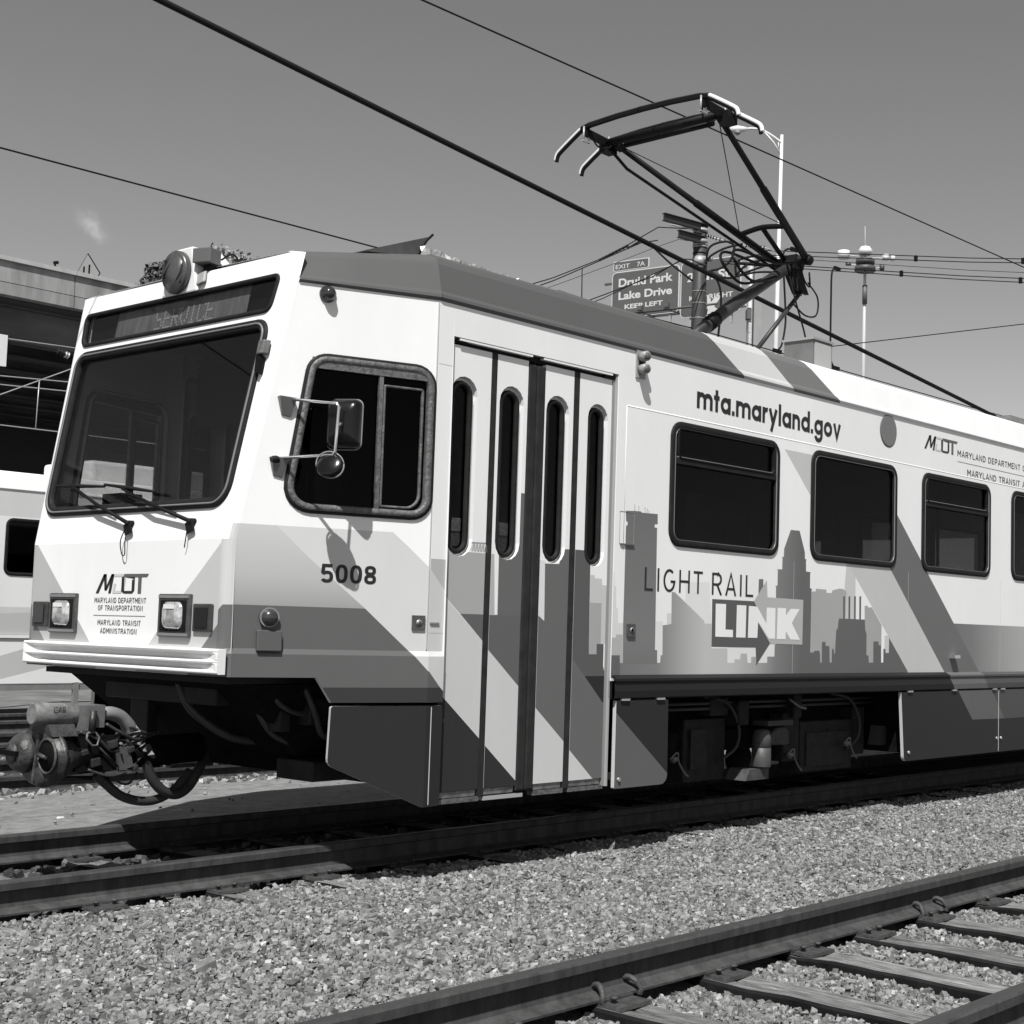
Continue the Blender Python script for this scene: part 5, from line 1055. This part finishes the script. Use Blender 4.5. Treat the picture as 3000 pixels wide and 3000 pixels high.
mb.f.append([k-1, 2*k-1, 2*k+1, 2*k]); mb.m.append(0); mb.sm.append(False); mb.build('roof', WHITE, c2)
mb = MB(); mb.box(8.36, 13.0, 15.0, 16.6, 3.62, 4.01); bevel(mb.build('roof_unit', paint(.7), c2), .06)  # pale block added to make a bright patch behind the front car's windscreen
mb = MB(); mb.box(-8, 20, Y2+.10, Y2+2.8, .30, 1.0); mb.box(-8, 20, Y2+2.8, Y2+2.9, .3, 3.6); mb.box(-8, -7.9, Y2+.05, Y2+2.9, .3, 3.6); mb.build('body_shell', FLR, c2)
mb = MB(); mb.box(-8, 20, Y2+.01, Y2+.06, .16, .255); mb.build('skirt_edge', MIDGREY, c2)
text('t', 6.28, 6.47, 2.985, 3.22, f2, c2, INK2, .01)
mb = MB(); mb.box(7.93, 8.02, Y2-.01, Y2+.05, -.2, .28); mb.build('skirt_stay', MIDGREY, c2)
for x in (-5, -3.1, 15, 16.9):
    MB().lathe((x, Y2+.7, .25), (0, -1, 0), [(-.05, .34), (0, .35), (.06, .32), (.07, .1)], 24).build('wheel', UNDER, c2)

# ================================================================== overpass
YO = 26
CONC = mat('stained_concrete', .26, .85, .2, 0, .42, 1.1, .2, 12, 0, (1.8, 1, .22))
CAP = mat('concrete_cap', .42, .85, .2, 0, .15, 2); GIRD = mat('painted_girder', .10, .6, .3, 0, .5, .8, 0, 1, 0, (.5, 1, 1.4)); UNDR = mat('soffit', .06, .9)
ov = thing('overpass', 'long concrete highway overpass with stained parapet and dark steel girders at left', 'overpass', (20, YO+8, -.42))
js = [-31, -22, -13, -4, 5, 13.96, 23, 32, 41, 50, 59, 68, 77]
for a, b in zip(js, js[1:]):
    mb = MB(); mb.hexa([(a+.012, YO, 9.325), (b-.012, YO, 9.325), (b-.012, YO+.3, 9.325), (a+.012, YO+.3, 9.325), (a+.012, YO+.04, 9.84), (b-.012, YO+.04, 9.84), (b-.012, YO+.26, 9.84), (a+.012, YO+.26, 9.84)])
    p = mb.build('parapet_panel', CONC, ov)
    MB().box(a+.012, b-.012, YO+.005, YO+.5, 9.02, 9.31).build('deck_fascia', CONC, p)
    MB().box(a+.006, b-.006, YO-.04, YO+.30, 9.845, 9.95).build('parapet_cap', CAP, p)
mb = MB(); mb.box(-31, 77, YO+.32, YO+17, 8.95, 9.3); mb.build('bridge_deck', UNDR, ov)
MB().box(-31, 77, YO+16.7, YO+17, 9.3, 9.95).build('parapet_panel', CONC, ov)
for k in range(8):
    y = YO+.9+k*2.2
    mb = MB(); mb.box(-31, 77, y-.012, y+.012, 8.12, 8.95); mb.box(-31, 77, y-.22, y+.22, 8.05, 8.12); mb.box(-31, 77, y-.18, y+.18, 8.90, 8.948)
    mb.build('girder', GIRD, ov)
for x in (-25, 32, 70):
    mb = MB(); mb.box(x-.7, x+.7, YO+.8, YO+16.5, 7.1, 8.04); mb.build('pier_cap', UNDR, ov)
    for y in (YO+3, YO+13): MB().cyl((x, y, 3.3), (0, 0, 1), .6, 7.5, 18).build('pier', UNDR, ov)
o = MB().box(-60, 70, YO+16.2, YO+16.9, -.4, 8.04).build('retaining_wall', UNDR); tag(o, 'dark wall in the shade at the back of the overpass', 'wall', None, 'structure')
for x in (9.75, 13.45):
    t = thing('bridge_lamp', ['small dark fitting on the parapet at the left edge', 'small dark fitting on the parapet beside the diamond sign'][x > 10], 'lamp', (x, YO+.1, 9.95))
    MB().tube([(x, YO+.1, 9.95), (x, YO+.1, 10.06)], .025, 8).build('post', BLACK, t); MB().obox((x+.02, YO+.1, 10.08), (.05, 0, .015), (0, .04, 0), (-.01, 0, .035)).build('lamp_head', BLACK, t)
# diamond warning sign standing on the deck, facing the traffic
xd, yd, zd = 14.75, YO+.9, 10.12
t = thing('warning_sign', 'diamond shaped lane narrows sign standing behind the overpass parapet', 'road sign', (xd, yd, 9.3))
def fsg(u, v, i): return (xd+.05*u+i, yd-u+.05*i, zd+v)
SGN = mat('sign_sheeting', .30, .5, .4); dmd = [(0, -.6), (.6, 0), (0, .6), (-.6, 0)]
sheet('sign_plate', [(a*1.0, b) for a, b in dmd], fsg, 0, t, BLACK, .012); shape('sign_face', [[(a*.94, b*.94) for a, b in dmd]], fsg, t, SGN, -.004)
shape('sign_symbol', [[(-.17, -.32), (-.09, -.32), (-.09, .26), (-.17, .26)], [(.18, -.32), (.26, -.32), (.22, -.1), (.15, .0), (.15, .28), (.07, .28), (.07, -.03), (.14, -.14)]], fsg, t, BLACK, -.007)
MB().tube([(xd+.03, yd, 9.3), (xd+.03, yd, 10.4)], .03, 8).build('sign_post', STEEL, t)
# equipment panel hanging by the far catenary
t = thing('track_sign', 'plain white board cut off by the left edge, in front of the dark overpass', 'board', (7.6, 18, -.42))
MB().box(7.3, 8.27, 17.97, 18.03, 5.88, 6.46).build('board_face', paint(.62), t); MB().tube([(7.6, 18.08, -.4), (7.6, 18.08, 6.4)], .06, 10).build('post', STEEL, t)

# ================================================================== highway signs
A0 = Vector((44.224, 34.522, 0)); HD = Vector((math.cos(R(-83.5)), math.sin(R(-83.5)), 0)); HN = Vector((HD.y, -HD.x, 0))
def fh(u, z, i): p = A0+HD*u-HN*i; return (p.x, p.y, z)
GREEN = mat('sign_green', .10, .5, .3, 0, .08, .5); SWHITE = mat('sign_white', .56, .5, .3)
def sign(u0, u1, z0, z1, label, name='highway_sign'):
    t = thing(name, label, 'highway sign', fh((u0+u1)/2, 9.3, .3)); p = rrect(u0, u1, z0, z1, .22)
    sheet('sign_border', p, fh, .0, t, SWHITE, .05); shape('sign_face', [inset(p, .045)], fh, t, GREEN, -.012)
    for u in (u0+.5, u1-.5): MB().box(*[0]*6) if 0 else MB().hexa([fh(u-.05, z0-.4, .06), fh(u+.05, z0-.4, .06), fh(u+.05, z0-.4, .16), fh(u-.05, z0-.4, .16), fh(u-.05, z1, .06), fh(u+.05, z1, .06), fh(u+.05, z1, .16), fh(u-.05, z1, .16)]).build('sign_bracket', STEEL, t)
    return t
def stx(s, u0, u1, z0, z1, t, b=.03): text(s, u0, u1, z0, z1, fh, t, SWHITE, b, -.018)
t = sign(.0, 3.55, 15.25, 17.37, 'green highway sign for Druid Park Lake Drive with its exit tab')
tab = sheet('exit_tab', rrect(.05, 1.95, 17.42, 17.86, .06), fh, .0, t, SWHITE, .05); shape('tab_face', [rrect(.09, 1.91, 17.46, 17.82, .05)], fh, t, GREEN, -.012)
stx('EXIT', .18, .94, 17.51, 17.70, t, .01); stx('7A', 1.32, 1.74, 17.51, 17.71, t, .01)
stx('Druid Park', .37, 3.21, 16.665, 17.05, t); stx('Lake Drive', .38, 3.19, 16.08, 16.44, t); stx('KEEP LEFT', .72, 2.72, 15.64, 15.85, t)
t = sign(3.62, 6.62, 14.95, 17.42, 'green highway sign for 28th St with white arrow, half hidden by the catenary pole')
stx('28th St', 3.95, 6.10, 16.50, 16.90, t); stx('KEEP RIGHT', 4.08, 6.25, 15.66, 15.88, t, .02)
shape('sign_arrow', [[(4.98, 15.84), (5.16, 15.84), (5.16, 15.50), (5.50, 15.84), (5.66, 15.70), (5.34, 15.30), (5.66, 15.08), (5.0, 15.0)]], fh, t, SWHITE, -.018)
t = thing('sign_gantry', 'grey steel support of the two green highway signs with its floodlights', 'gantry', fh(3, 9.3, .5))
for z in (15.3, 17.0): MB().tube([fh(-.6, z, .35), fh(7.2, z, .35)], .09, 10).build('gantry_chord', STEEL, t)
for u in (1.0, 6.9): MB().tube([fh(u, 9.3, .35), fh(u, 17.3, .35)], .16, 12).build('gantry_post', STEEL, t)
MB().tube([fh(1.6, 15.18, -.9), fh(6.0, 15.18, -.9)], .05, 8).build('catwalk_rail', mat('dark_rail', .08), t)
for u in (2.2, 3.55, 5.0):
    MB().tube([fh(u, 15.2, .2), fh(u, 15.18, -1.0)], .035, 8).build('light_arm', mat('dark_rail', .08), t)
    MB().obox(Vector(fh(u, 15.34, -1.0)), HD*.12, HN*.10, (0, 0, .09)).build('sign_floodlight', mat('flood_grey', .10), t)

# ================================================================== poles
t = thing('catenary_pole', 'dark round catenary pole with bright bands and two cross arms behind the pantograph', 'pole', (20.23, 11.2, -.42))
PC = Vector((20.2, 11.17, 0)); POLE = mat('pole_grey', .055, .55, .25, .1, .35, 1.5); BAND = mat('pole_band', .34, .45, .4, .2)
MB().tube([PC+Vector((0, 0, -.4)), PC+Vector((0, 0, 8.0)), PC+Vector((0, 0, 10.20))], [.22, .160, .148], 20).build('pole_shaft', POLE, t)
MB().lathe(PC+Vector((0, 0, 10.19)), (0, 0, 1), [(0, .165), (.04, .17), (.07, .15), (.085, .05)], 20).build('pole_cap', BLACK, t)
for z, h, m in ((10.10, .09, BAND), (9.86, .08, BAND), (9.79, .04, BAND), (9.74, .03, BAND), (9.42, .20, BAND), (9.60, .02, BLACK), (8.75, .015, BAND), (8.49, .015, BAND), (8.16, .015, BAND)):
    MB().cyl(PC+Vector((0, 0, z)), (0, 0, 1), .166 if h > .02 else .162, h, 20, 0).build('pole_clamp', m, t)
for z, l, o_ in ((10.08, .82, 0), (9.80, .52, .12)):
    l *= 1.45; d = Vector((-.985, .17, 0)); s_ = Vector((.17, .985, 0)); a = PC+s_*(-.12)+Vector((0, 0, z))
    mb = MB(); mb.obox(a+d*l/2, d*l/2, s_*.05, Vector((0, 0, .008))); mb.obox(a+d*l/2+Vector((0, 0, .15)), d*l/2, s_*.05, Vector((0, 0, .008))); mb.obox(a+d*l/2+Vector((0, 0, .075)), d*l/2, s_*.008, Vector((0, 0, .07))); mb.build('cross_arm', mat('arm_dark', .035, .5), t)
MB().tube([(19.68, 11.59, 10.19), (19.91, 11.32, 10.14), (20.13, 11.05, 10.01)], .02, 6).build('arm_stay', STEEL, t)
ins = [(19.79, 10.71, 9.85), (19.99, 10.48, 9.76), (20.36, 10.05, 9.64), (20.61, 9.76, 9.62), (20.8, 9.54, 9.53)]
for k in range(16):
    p = Vector(bez(ins, 5)[min(k, 20)]); MB().lathe(p, (.6, -.7, -.2), [(-.014, .02), (0, .05), (.012, .02)], 10).build('insulator_disc', BLACK, t)
MB().tube(ins, .014, 6).build('insulator_rod', STEEL, t)
MB().lathe((20.1, 10.98, 9.42), (.3, -.9, 0), [(0, .05), (.16, .06), (.2, .03)], 10).build('pole_fitting', mat('pole_fitting', .3), t)
WIRE = mat('wire_dark', .012, .6, .12)
def wire(pts, r, label, name='overhead_wire', m=None, grp=None, cat='wire'):
    return tag(MB().tube(pts, r, 7).build(name, m or WIRE, None), label, cat, grp)
wire([(x, 0, 5.918+.0144*x) for x in (-30, 5, 60)], .0075, 'thin contact wire running over the pantograph head', 'contact_wire')
wire([(-8, 3, 7.563), (8.93, 3, 5.946), (19.0, 3, 4.985)], .031, 'thick black cable slanting down from the top left behind the pantograph', 'feeder_cable')
cw2 = wire([(-12, 6.5, 5.8), (2.04, 6.03, 5.96), (6.69, 5.88, 5.97), (13.06, 5.49, 5.975), (21.35, 5.43, 5.975), (40, 5.2, 6.0)], .0095, 'thin contact wire crossing the left sky and passing low behind the car roof', 'contact_wire')
j = [[(16.67, 5.45, 7.73), (16.51, 5.45, 7.64), (16.49, 5.45, 7.18), (16.49, 5.45, 6.44), (16.49, 5.45, 6.17), (16.56, 5.45, 6.03), (16.67, 5.45, 5.98)], [(15.32, 5.45, 7.77), (15.11, 5.45, 7.73), (15.0, 5.45, 7.6), (15.04, 5.45, 7.19), (15.09, 5.45, 6.76), (15.1, 5.45, 6.46), (15.01, 5.45, 6.12), (14.88, 5.45, 5.98)]]
for q, lb in zip(j, ('black jumper cable dropping to the low contact wire, right one', 'black jumper cable beside the pantograph elbow reaching the low contact wire')):
    o = wire(bez(q, 6), .017, lb, 'jumper_cable', None, None, 'cable'); MB().obox(q[-1], (.11, 0, 0), (0, .02, 0), (0, 0, .03)).build('wire_clamp', BLACK, o); MB().obox(q[0], (.09, 0, 0), (0, .02, 0), (0, 0, .03)).build('wire_clamp', BLACK, o)
for k, (a, b) in enumerate((((20.9, 10.18, 9.69), (23.05, 4.5, 9.17)), ((20.91, 10.18, 9.59), (23.05, 4.5, 9.09)), ((20.99, 10.09, 9.55), (23.07, 4.51, 8.88)), ((20.47, 10.73, 9.43), (23.08, 4.51, 8.76)), ((20.48, 10.73, 9.38), (23.09, 4.52, 8.68)))):
    a, b = Vector(a), Vector(b); e = a+(b-a)*1.5
    o = wire([a, a.lerp(e, .5)-Vector((0, 0, .05)), e], .006 if k == 2 else .010, 'taut wire from the catenary pole to the right edge, %s' % ('topmost', 'second from the top', 'thinnest of them', 'upper of the lower pair', 'lowest of all')[k])
    if k in (1, 4):
        for s_ in (.38, .62): MB().obox(a.lerp(e, s_)-Vector((0, 0, .0)), (.03, 0, 0), (0, .03, 0), (0, 0, .06)).build('wire_spacer', BLACK, o)
lw = [([(20.0, 11.3, 10.13), (19.51, 11.8, 10.13), (19.13, 12.31, 9.74), (18.73, 12.84, 9.38), (18.14, 13.61, 8.97), (16.5, 15.8, 8.1)], 'upper wire running left from the catenary pole arm'), ([(18.77, 11.2, 9.58), (18.55, 11.47, 9.52), (18.38, 11.7, 9.39), (18.0, 12.19, 9.1), (17.43, 12.93, 8.67), (15.5, 15.3, 7.5)], 'wire just under the upper one, left of the catenary pole'), ([(19.95, 11.3, 9.85), (19.82, 11.47, 9.88), (19.46, 11.92, 9.66), (18.94, 12.6, 9.3), (18.23, 13.51, 8.84), (16.5, 15.6, 7.8)], 'thin slack wire from the lower cross arm'), ([(20.1, 10.9, 9.25), (19.24, 10.68, 9.2), (19.13, 10.81, 9.2), (18.77, 11.3, 8.82), (18.08, 12.18, 8.37), (16.6, 14.0, 7.4)], 'wire crossing the green sign, upper of two'), ([(20.1, 10.9, 9.2), (19.1, 10.85, 9.15), (18.13, 12.13, 8.33), (16.6, 14.1, 7.3)], 'wire crossing the green sign, lower of two')]
for k, (q, lb) in enumerate(lw): wire(q, (.012, .012, .006, .012, .010)[k], lb)
for q, m in (((lw[0][0][1:3]), 0), ((lw[2][0][1:3]), 0)):
    for k in range(9):
        p = Vector(q[0]).lerp(Vector(q[1]), k/9)
wire([(18.53, 13.11, 9.2), (18.57, 13.13, 8.5)], .012, 'short dropper hanging left of the green sign', 'dropper')
o = wire(bez([(19.13, 12.31, 9.72), (18.95, 12.55, 9.56), (18.75, 12.8, 9.38)], 8), .024, 'beaded insulator string on the upper left wire', 'insulator_string', None, None, 'insulator')
for k in range(9): MB().lathe(Vector((19.10, 12.34, 9.69)).lerp(Vector((18.75, 12.8, 9.38)), k/8), (-.5, .7, -.5), [(-.015, .02), (0, .042), (.015, .02)], 8).build('insulator_disc', BLACK, o)
wire(bez([(18.75, 12.02, 9.52), (18.93, 11.78, 9.69), (19.04, 11.65, 9.63), (19.35, 11.33, 9.24), (19.69, 10.96, 8.86)], 8), .022, 'black feeder cable bending down to the catenary pole', 'feeder_cable', None, None, 'cable')
LP = [[(19.45, 10.43, 9.1), (19.47, 10.36, 9.46), (19.67, 10.1, 9.59), (19.8, 9.96, 9.49), (19.78, 10.03, 9.21), (19.67, 10.18, 9.04), (19.53, 10.35, 8.97)], [(19.47, 10.4, 9.18), (19.51, 10.34, 9.29), (19.68, 10.11, 9.45), (19.91, 9.82, 9.55)], [(19.81, 9.95, 9.53), (19.8, 9.98, 9.3), (19.87, 9.91, 9.16), (20.11, 9.63, 9.13), (20.39, 9.3, 9.12)], [(19.87, 9.95, 8.89), (19.86, 9.93, 9.16), (20.05, 9.68, 9.29), (20.34, 9.34, 9.27)], [(19.5, 10.39, 8.97), (19.66, 10.21, 8.85), (19.83, 10.01, 8.84), (20.01, 9.78, 8.96), (20.24, 9.49, 9.1)], [(19.51, 10.38, 8.95), (19.63, 10.26, 8.77), (19.7, 10.21, 8.5), (19.72, 10.22, 8.1), (19.75, 10.3, 7.5)], [(19.87, 9.95, 8.86), (20.13, 9.63, 8.96), (20.39, 9.32, 8.97), (20.43, 9.28, 8.9)], [(19.88, 9.94, 8.9), (19.95, 9.83, 9.05), (20.05, 9.7, 9.16), (20.22, 9.48, 9.23)]]
t = thing('feeder_cable', 'tangle of looping black feeder cables between the catenary pole and the pantograph elbow', 'cable', (20, 10.6, 9.0))
for q in LP: MB().tube(bez(q, 8), .024, 8).build('cable_loop', WIRE, t)
wire([(45.68, 23.85, 13.16), (50.69, 17.64, 14.3), (60, 6, 16.4)], .02, 'faint far wire rising to the right edge above the car roof')
# wires in front of the dark overpass
SILV = mat('wire_bright', .40, .4, .5, .4)
for q, lb in (([(-6, 18, 6.05), (8.14, 18, 6.40), (9.55, 18, 6.45), (30, 18, 6.9)], 'bright wire highest under the overpass'), ([(-6, 18, 5.2), (8.18, 18, 5.70), (9.48, 18, 5.78), (30, 18, 6.6)], 'bright messenger wire carrying the dropper under the overpass'), ([(-6, 18, 5.0), (8.19, 18, 5.54), (9.43, 18, 5.60), (30, 18, 6.4)], 'bright wire just below the messenger wire under the overpass'), ([(-6, 18, 4.72), (8.24, 18, 4.80), (9.28, 18, 4.81), (30, 18, 4.9)], 'contact wire lowest under the overpass'), ([(6, 18, 4.24), (8.2, 18, 5.35), (9.48, 18, 6.0), (12, 18, 7.3)], 'bright guy wire slanting up under the overpass'), ([(8.94, 18, 5.73), (8.92, 18, 4.81)], 'short bright dropper under the overpass')):
    o = wire(q, .010, lb, 'overhead_wire', SILV)
    if 'highest' in lb:
        for k in range(5): MB().lathe((9.28+.05*k, 18, 6.33-.012*k), (1, 0, -.25), [(-.02, .03), (0, .07), (.02, .03)], 10).build('insulator_disc', DARK if k < 3 else SILV, o)

# street lamp, mast light, square pole
WPOLE = mat('white_pole', .66, .5, .35, 0, .06, 2)
t = thing('street_lamp', 'tall pale street lamp with truss arm and cobra head beside the pantograph', 'street lamp', (46.1, 26.95, 9.0))
MB().tube([(46.1, 26.95, 9.0), (45.89, 26.73, 13.31), (45.33, 26.24, 22.39)], [.13, .10, .065], 14).build('lamp_pole', WPOLE, t)
MB().tube(bez([(45.34, 26.25, 22.05), (45.05, 26.57, 22.35), (44.76, 26.91, 22.58), (44.5, 27.22, 22.62), (44.36, 27.4, 22.6)], 6), .05, 8).build('lamp_arm', WPOLE, t)
MB().tube([(45.36, 26.3, 21.55), (45.1, 26.5, 22.05), (44.84, 26.82, 22.52)], .035, 8).build('arm_brace', WPOLE, t)
MB().tube([(45.26, 26.36, 21.8), (45.26, 26.36, 22.1)], .025, 6).build('arm_strut', WPOLE, t)
o = MB().lathe((44.40, 27.36, 22.60), (-.65, .76, -.06), [(0, .07), (.15, .11), (.45, .17), (.70, .14), (.78, .03)], 14).build('lamp_head', mat('lamp_head_white', .6, .4), t)
MB().lathe((44.12, 27.68, 22.47), (0, 0, -1), [(0, .15), (.08, .14), (.14, .06)], 14).build('lamp_bowl', mat('bowl_grey', .22, .3), o)
t = thing('mast_light', 'far high mast carrying a ring of floodlights and white antenna drums', 'mast light', (115.6, 64.5, -.4))
MB().tube([(115.6, 64.5, -.4), (115.19, 64.1, 25.99), (114.34, 63.56, 37.6)], [.22, .18, .13], 12).build('mast_pole', mat('mast_grey', .50, .5), t)
MB().tube([(114.66, 63.74, 33.0), (114.55, 63.68, 34.8)], .24, 12).build('mast_sleeve', mat('sleeve_dark', .10), t)
MB().tube([(114.3, 63.53, 37.4), (114.16, 63.51, 40.4)], .03, 5).build('antenna_rod', mat('mast_grey', .5), t)
rg = Vector((.64, -.77, 0))
for z, r_ in ((36.3, 1.0), (37.0, .9)): MB().cyl((114.35, 63.56, z), (0, 0, 1), r_, .45, 14).build('lamp_ring', mat('ring_dark', .07), t)
MB().lathe((114.35, 63.56, 37.7), (0, 0, 1), [(0, .6), (.4, .7), (.75, .45), (.85, .1)], 14).build('mast_dome', mat('drum_white', .66), t)
for u, z, r_, l in ((-2.05, 37.65, .38, .95), (-1.6, 36.75, .16, .5), (1.95, 37.5, .32, .5), (2.6, 37.45, .30, .4), (1.6, 36.5, .3, .4)):
    p = Vector((114.35, 63.56, z))+rg*u
    MB().cyl(p, (0, 0, 1) if u < -1.8 or r_ == .32 else rg, r_*(1.5 if u < -1.8 else 1), l*(.75 if u < -1.8 else 1), 14).build('antenna_drum', mat('drum_white', .66) if z > 37 else mat('ring_dark', .07), t)
    MB().tube([p, (114.35, 63.56, z-.2)], .05, 6).build('drum_arm', mat('mast_grey', .5), t)
t = thing('utility_pole', 'square grey pole with pale notice strip just right of the second green sign', 'pole', (31.5, 17.55, -.4))
MB().hexa([(31.30, 17.56, -.4), (31.48, 17.40, -.4), (31.64, 17.58, -.4), (31.46, 17.74, -.4), (31.30, 17.56, 12.46), (31.48, 17.40, 12.46), (31.64, 17.58, 12.46), (31.46, 17.74, 12.46)]).build('pole_shaft', mat('pole_concrete', .27, .7, .2, 0, .1, 2), t)
MB().obox((31.28, 17.72, 9.6), (.035, -.03, 0), (.09, .11, 0), (0, 0, 2.0)).build('notice_strip', mat('strip_pale', .46, .6, .2, 0, .5, 5, 0, 1, 0, (1, 1, 3)), t)
MB().obox((31.22, 17.70, 11.42), (.035, -.03, 0), (.10, .115, 0), (0, 0, .17)).build('pole_label', paint(.7), t)
MB().obox((31.20, 17.69, 11.06), (.05, -.045, 0), (.09, .10, 0), (0, 0, .15)).build('pole_box', mat('box_dark2', .10), t)

# trees beyond the overpass
LEAFM = [mat('leaf_%d' % k, v, .7, .3) for k, v in enumerate((.045, .07, .10))]; LEAF2 = [mat('pale_leaf_%d' % k, v, .7, .3) for k, v in enumerate((.18, .28, .42))]
def tree(x, y, h, rc, hc, lm, label, seed, n=9000):
    r = np.random.default_rng(seed); t = thing('broadleaf_tree', label, 'tree', (x, y, -.42), 'trees beyond the overpass')
    mb = MB(); mb.tube([(x, y, -.4), (x+.1, y, h-hc*1.4), (x, y+.1, h-hc)], [.35, .26, .14], 9)
    cl = []
    for k in range(26):
        d = r.normal(0, 1, 3); d /= np.linalg.norm(d); q = np.array([x, y, h-hc])+d*np.array([rc, rc, hc])*r.uniform(.35, .85); cl.append((q, r.uniform(.22, .42)*rc))
        if k < 9: mb.tube([(x, y, h-hc*1.5), tuple((np.array([x, y, h-hc])+q)/2), tuple(q)], [.10, .06, .03], 6)
    mb.build('trunk', mat('bark', .06, .9), t)
    cb_ = MB()
    for i in range(n):
        q, rr = cl[r.integers(len(cl))]; d = r.normal(0, 1, 3); d /= np.linalg.norm(d); p = q+d*rr*r.uniform(.55, 1.05)
        a = r.normal(0, 1, 3); a /= np.linalg.norm(a); b = np.cross(a, d); b /= np.linalg.norm(b)+1e-6; s_ = r.uniform(.10, .20)
        cb_.add([p-a*s_, p+b*s_*.6, p+a*s_, p-b*s_*.6], [(0, 1, 2, 3)], int(r.choice(3, p=[.4, .4, .2])))
    cb_.build('crown', lm, t, fix=False)
tree(39.35, 62.0, 21.2, 2.7, 2.6, LEAFM, 'dark bushy tree rising left of the roof headlamp', 21)
tree(40.9, 60.1, 22.1, 2.9, 2.7, LEAF2, 'paler speckled tree right of the roof headlamp', 22, 6500)
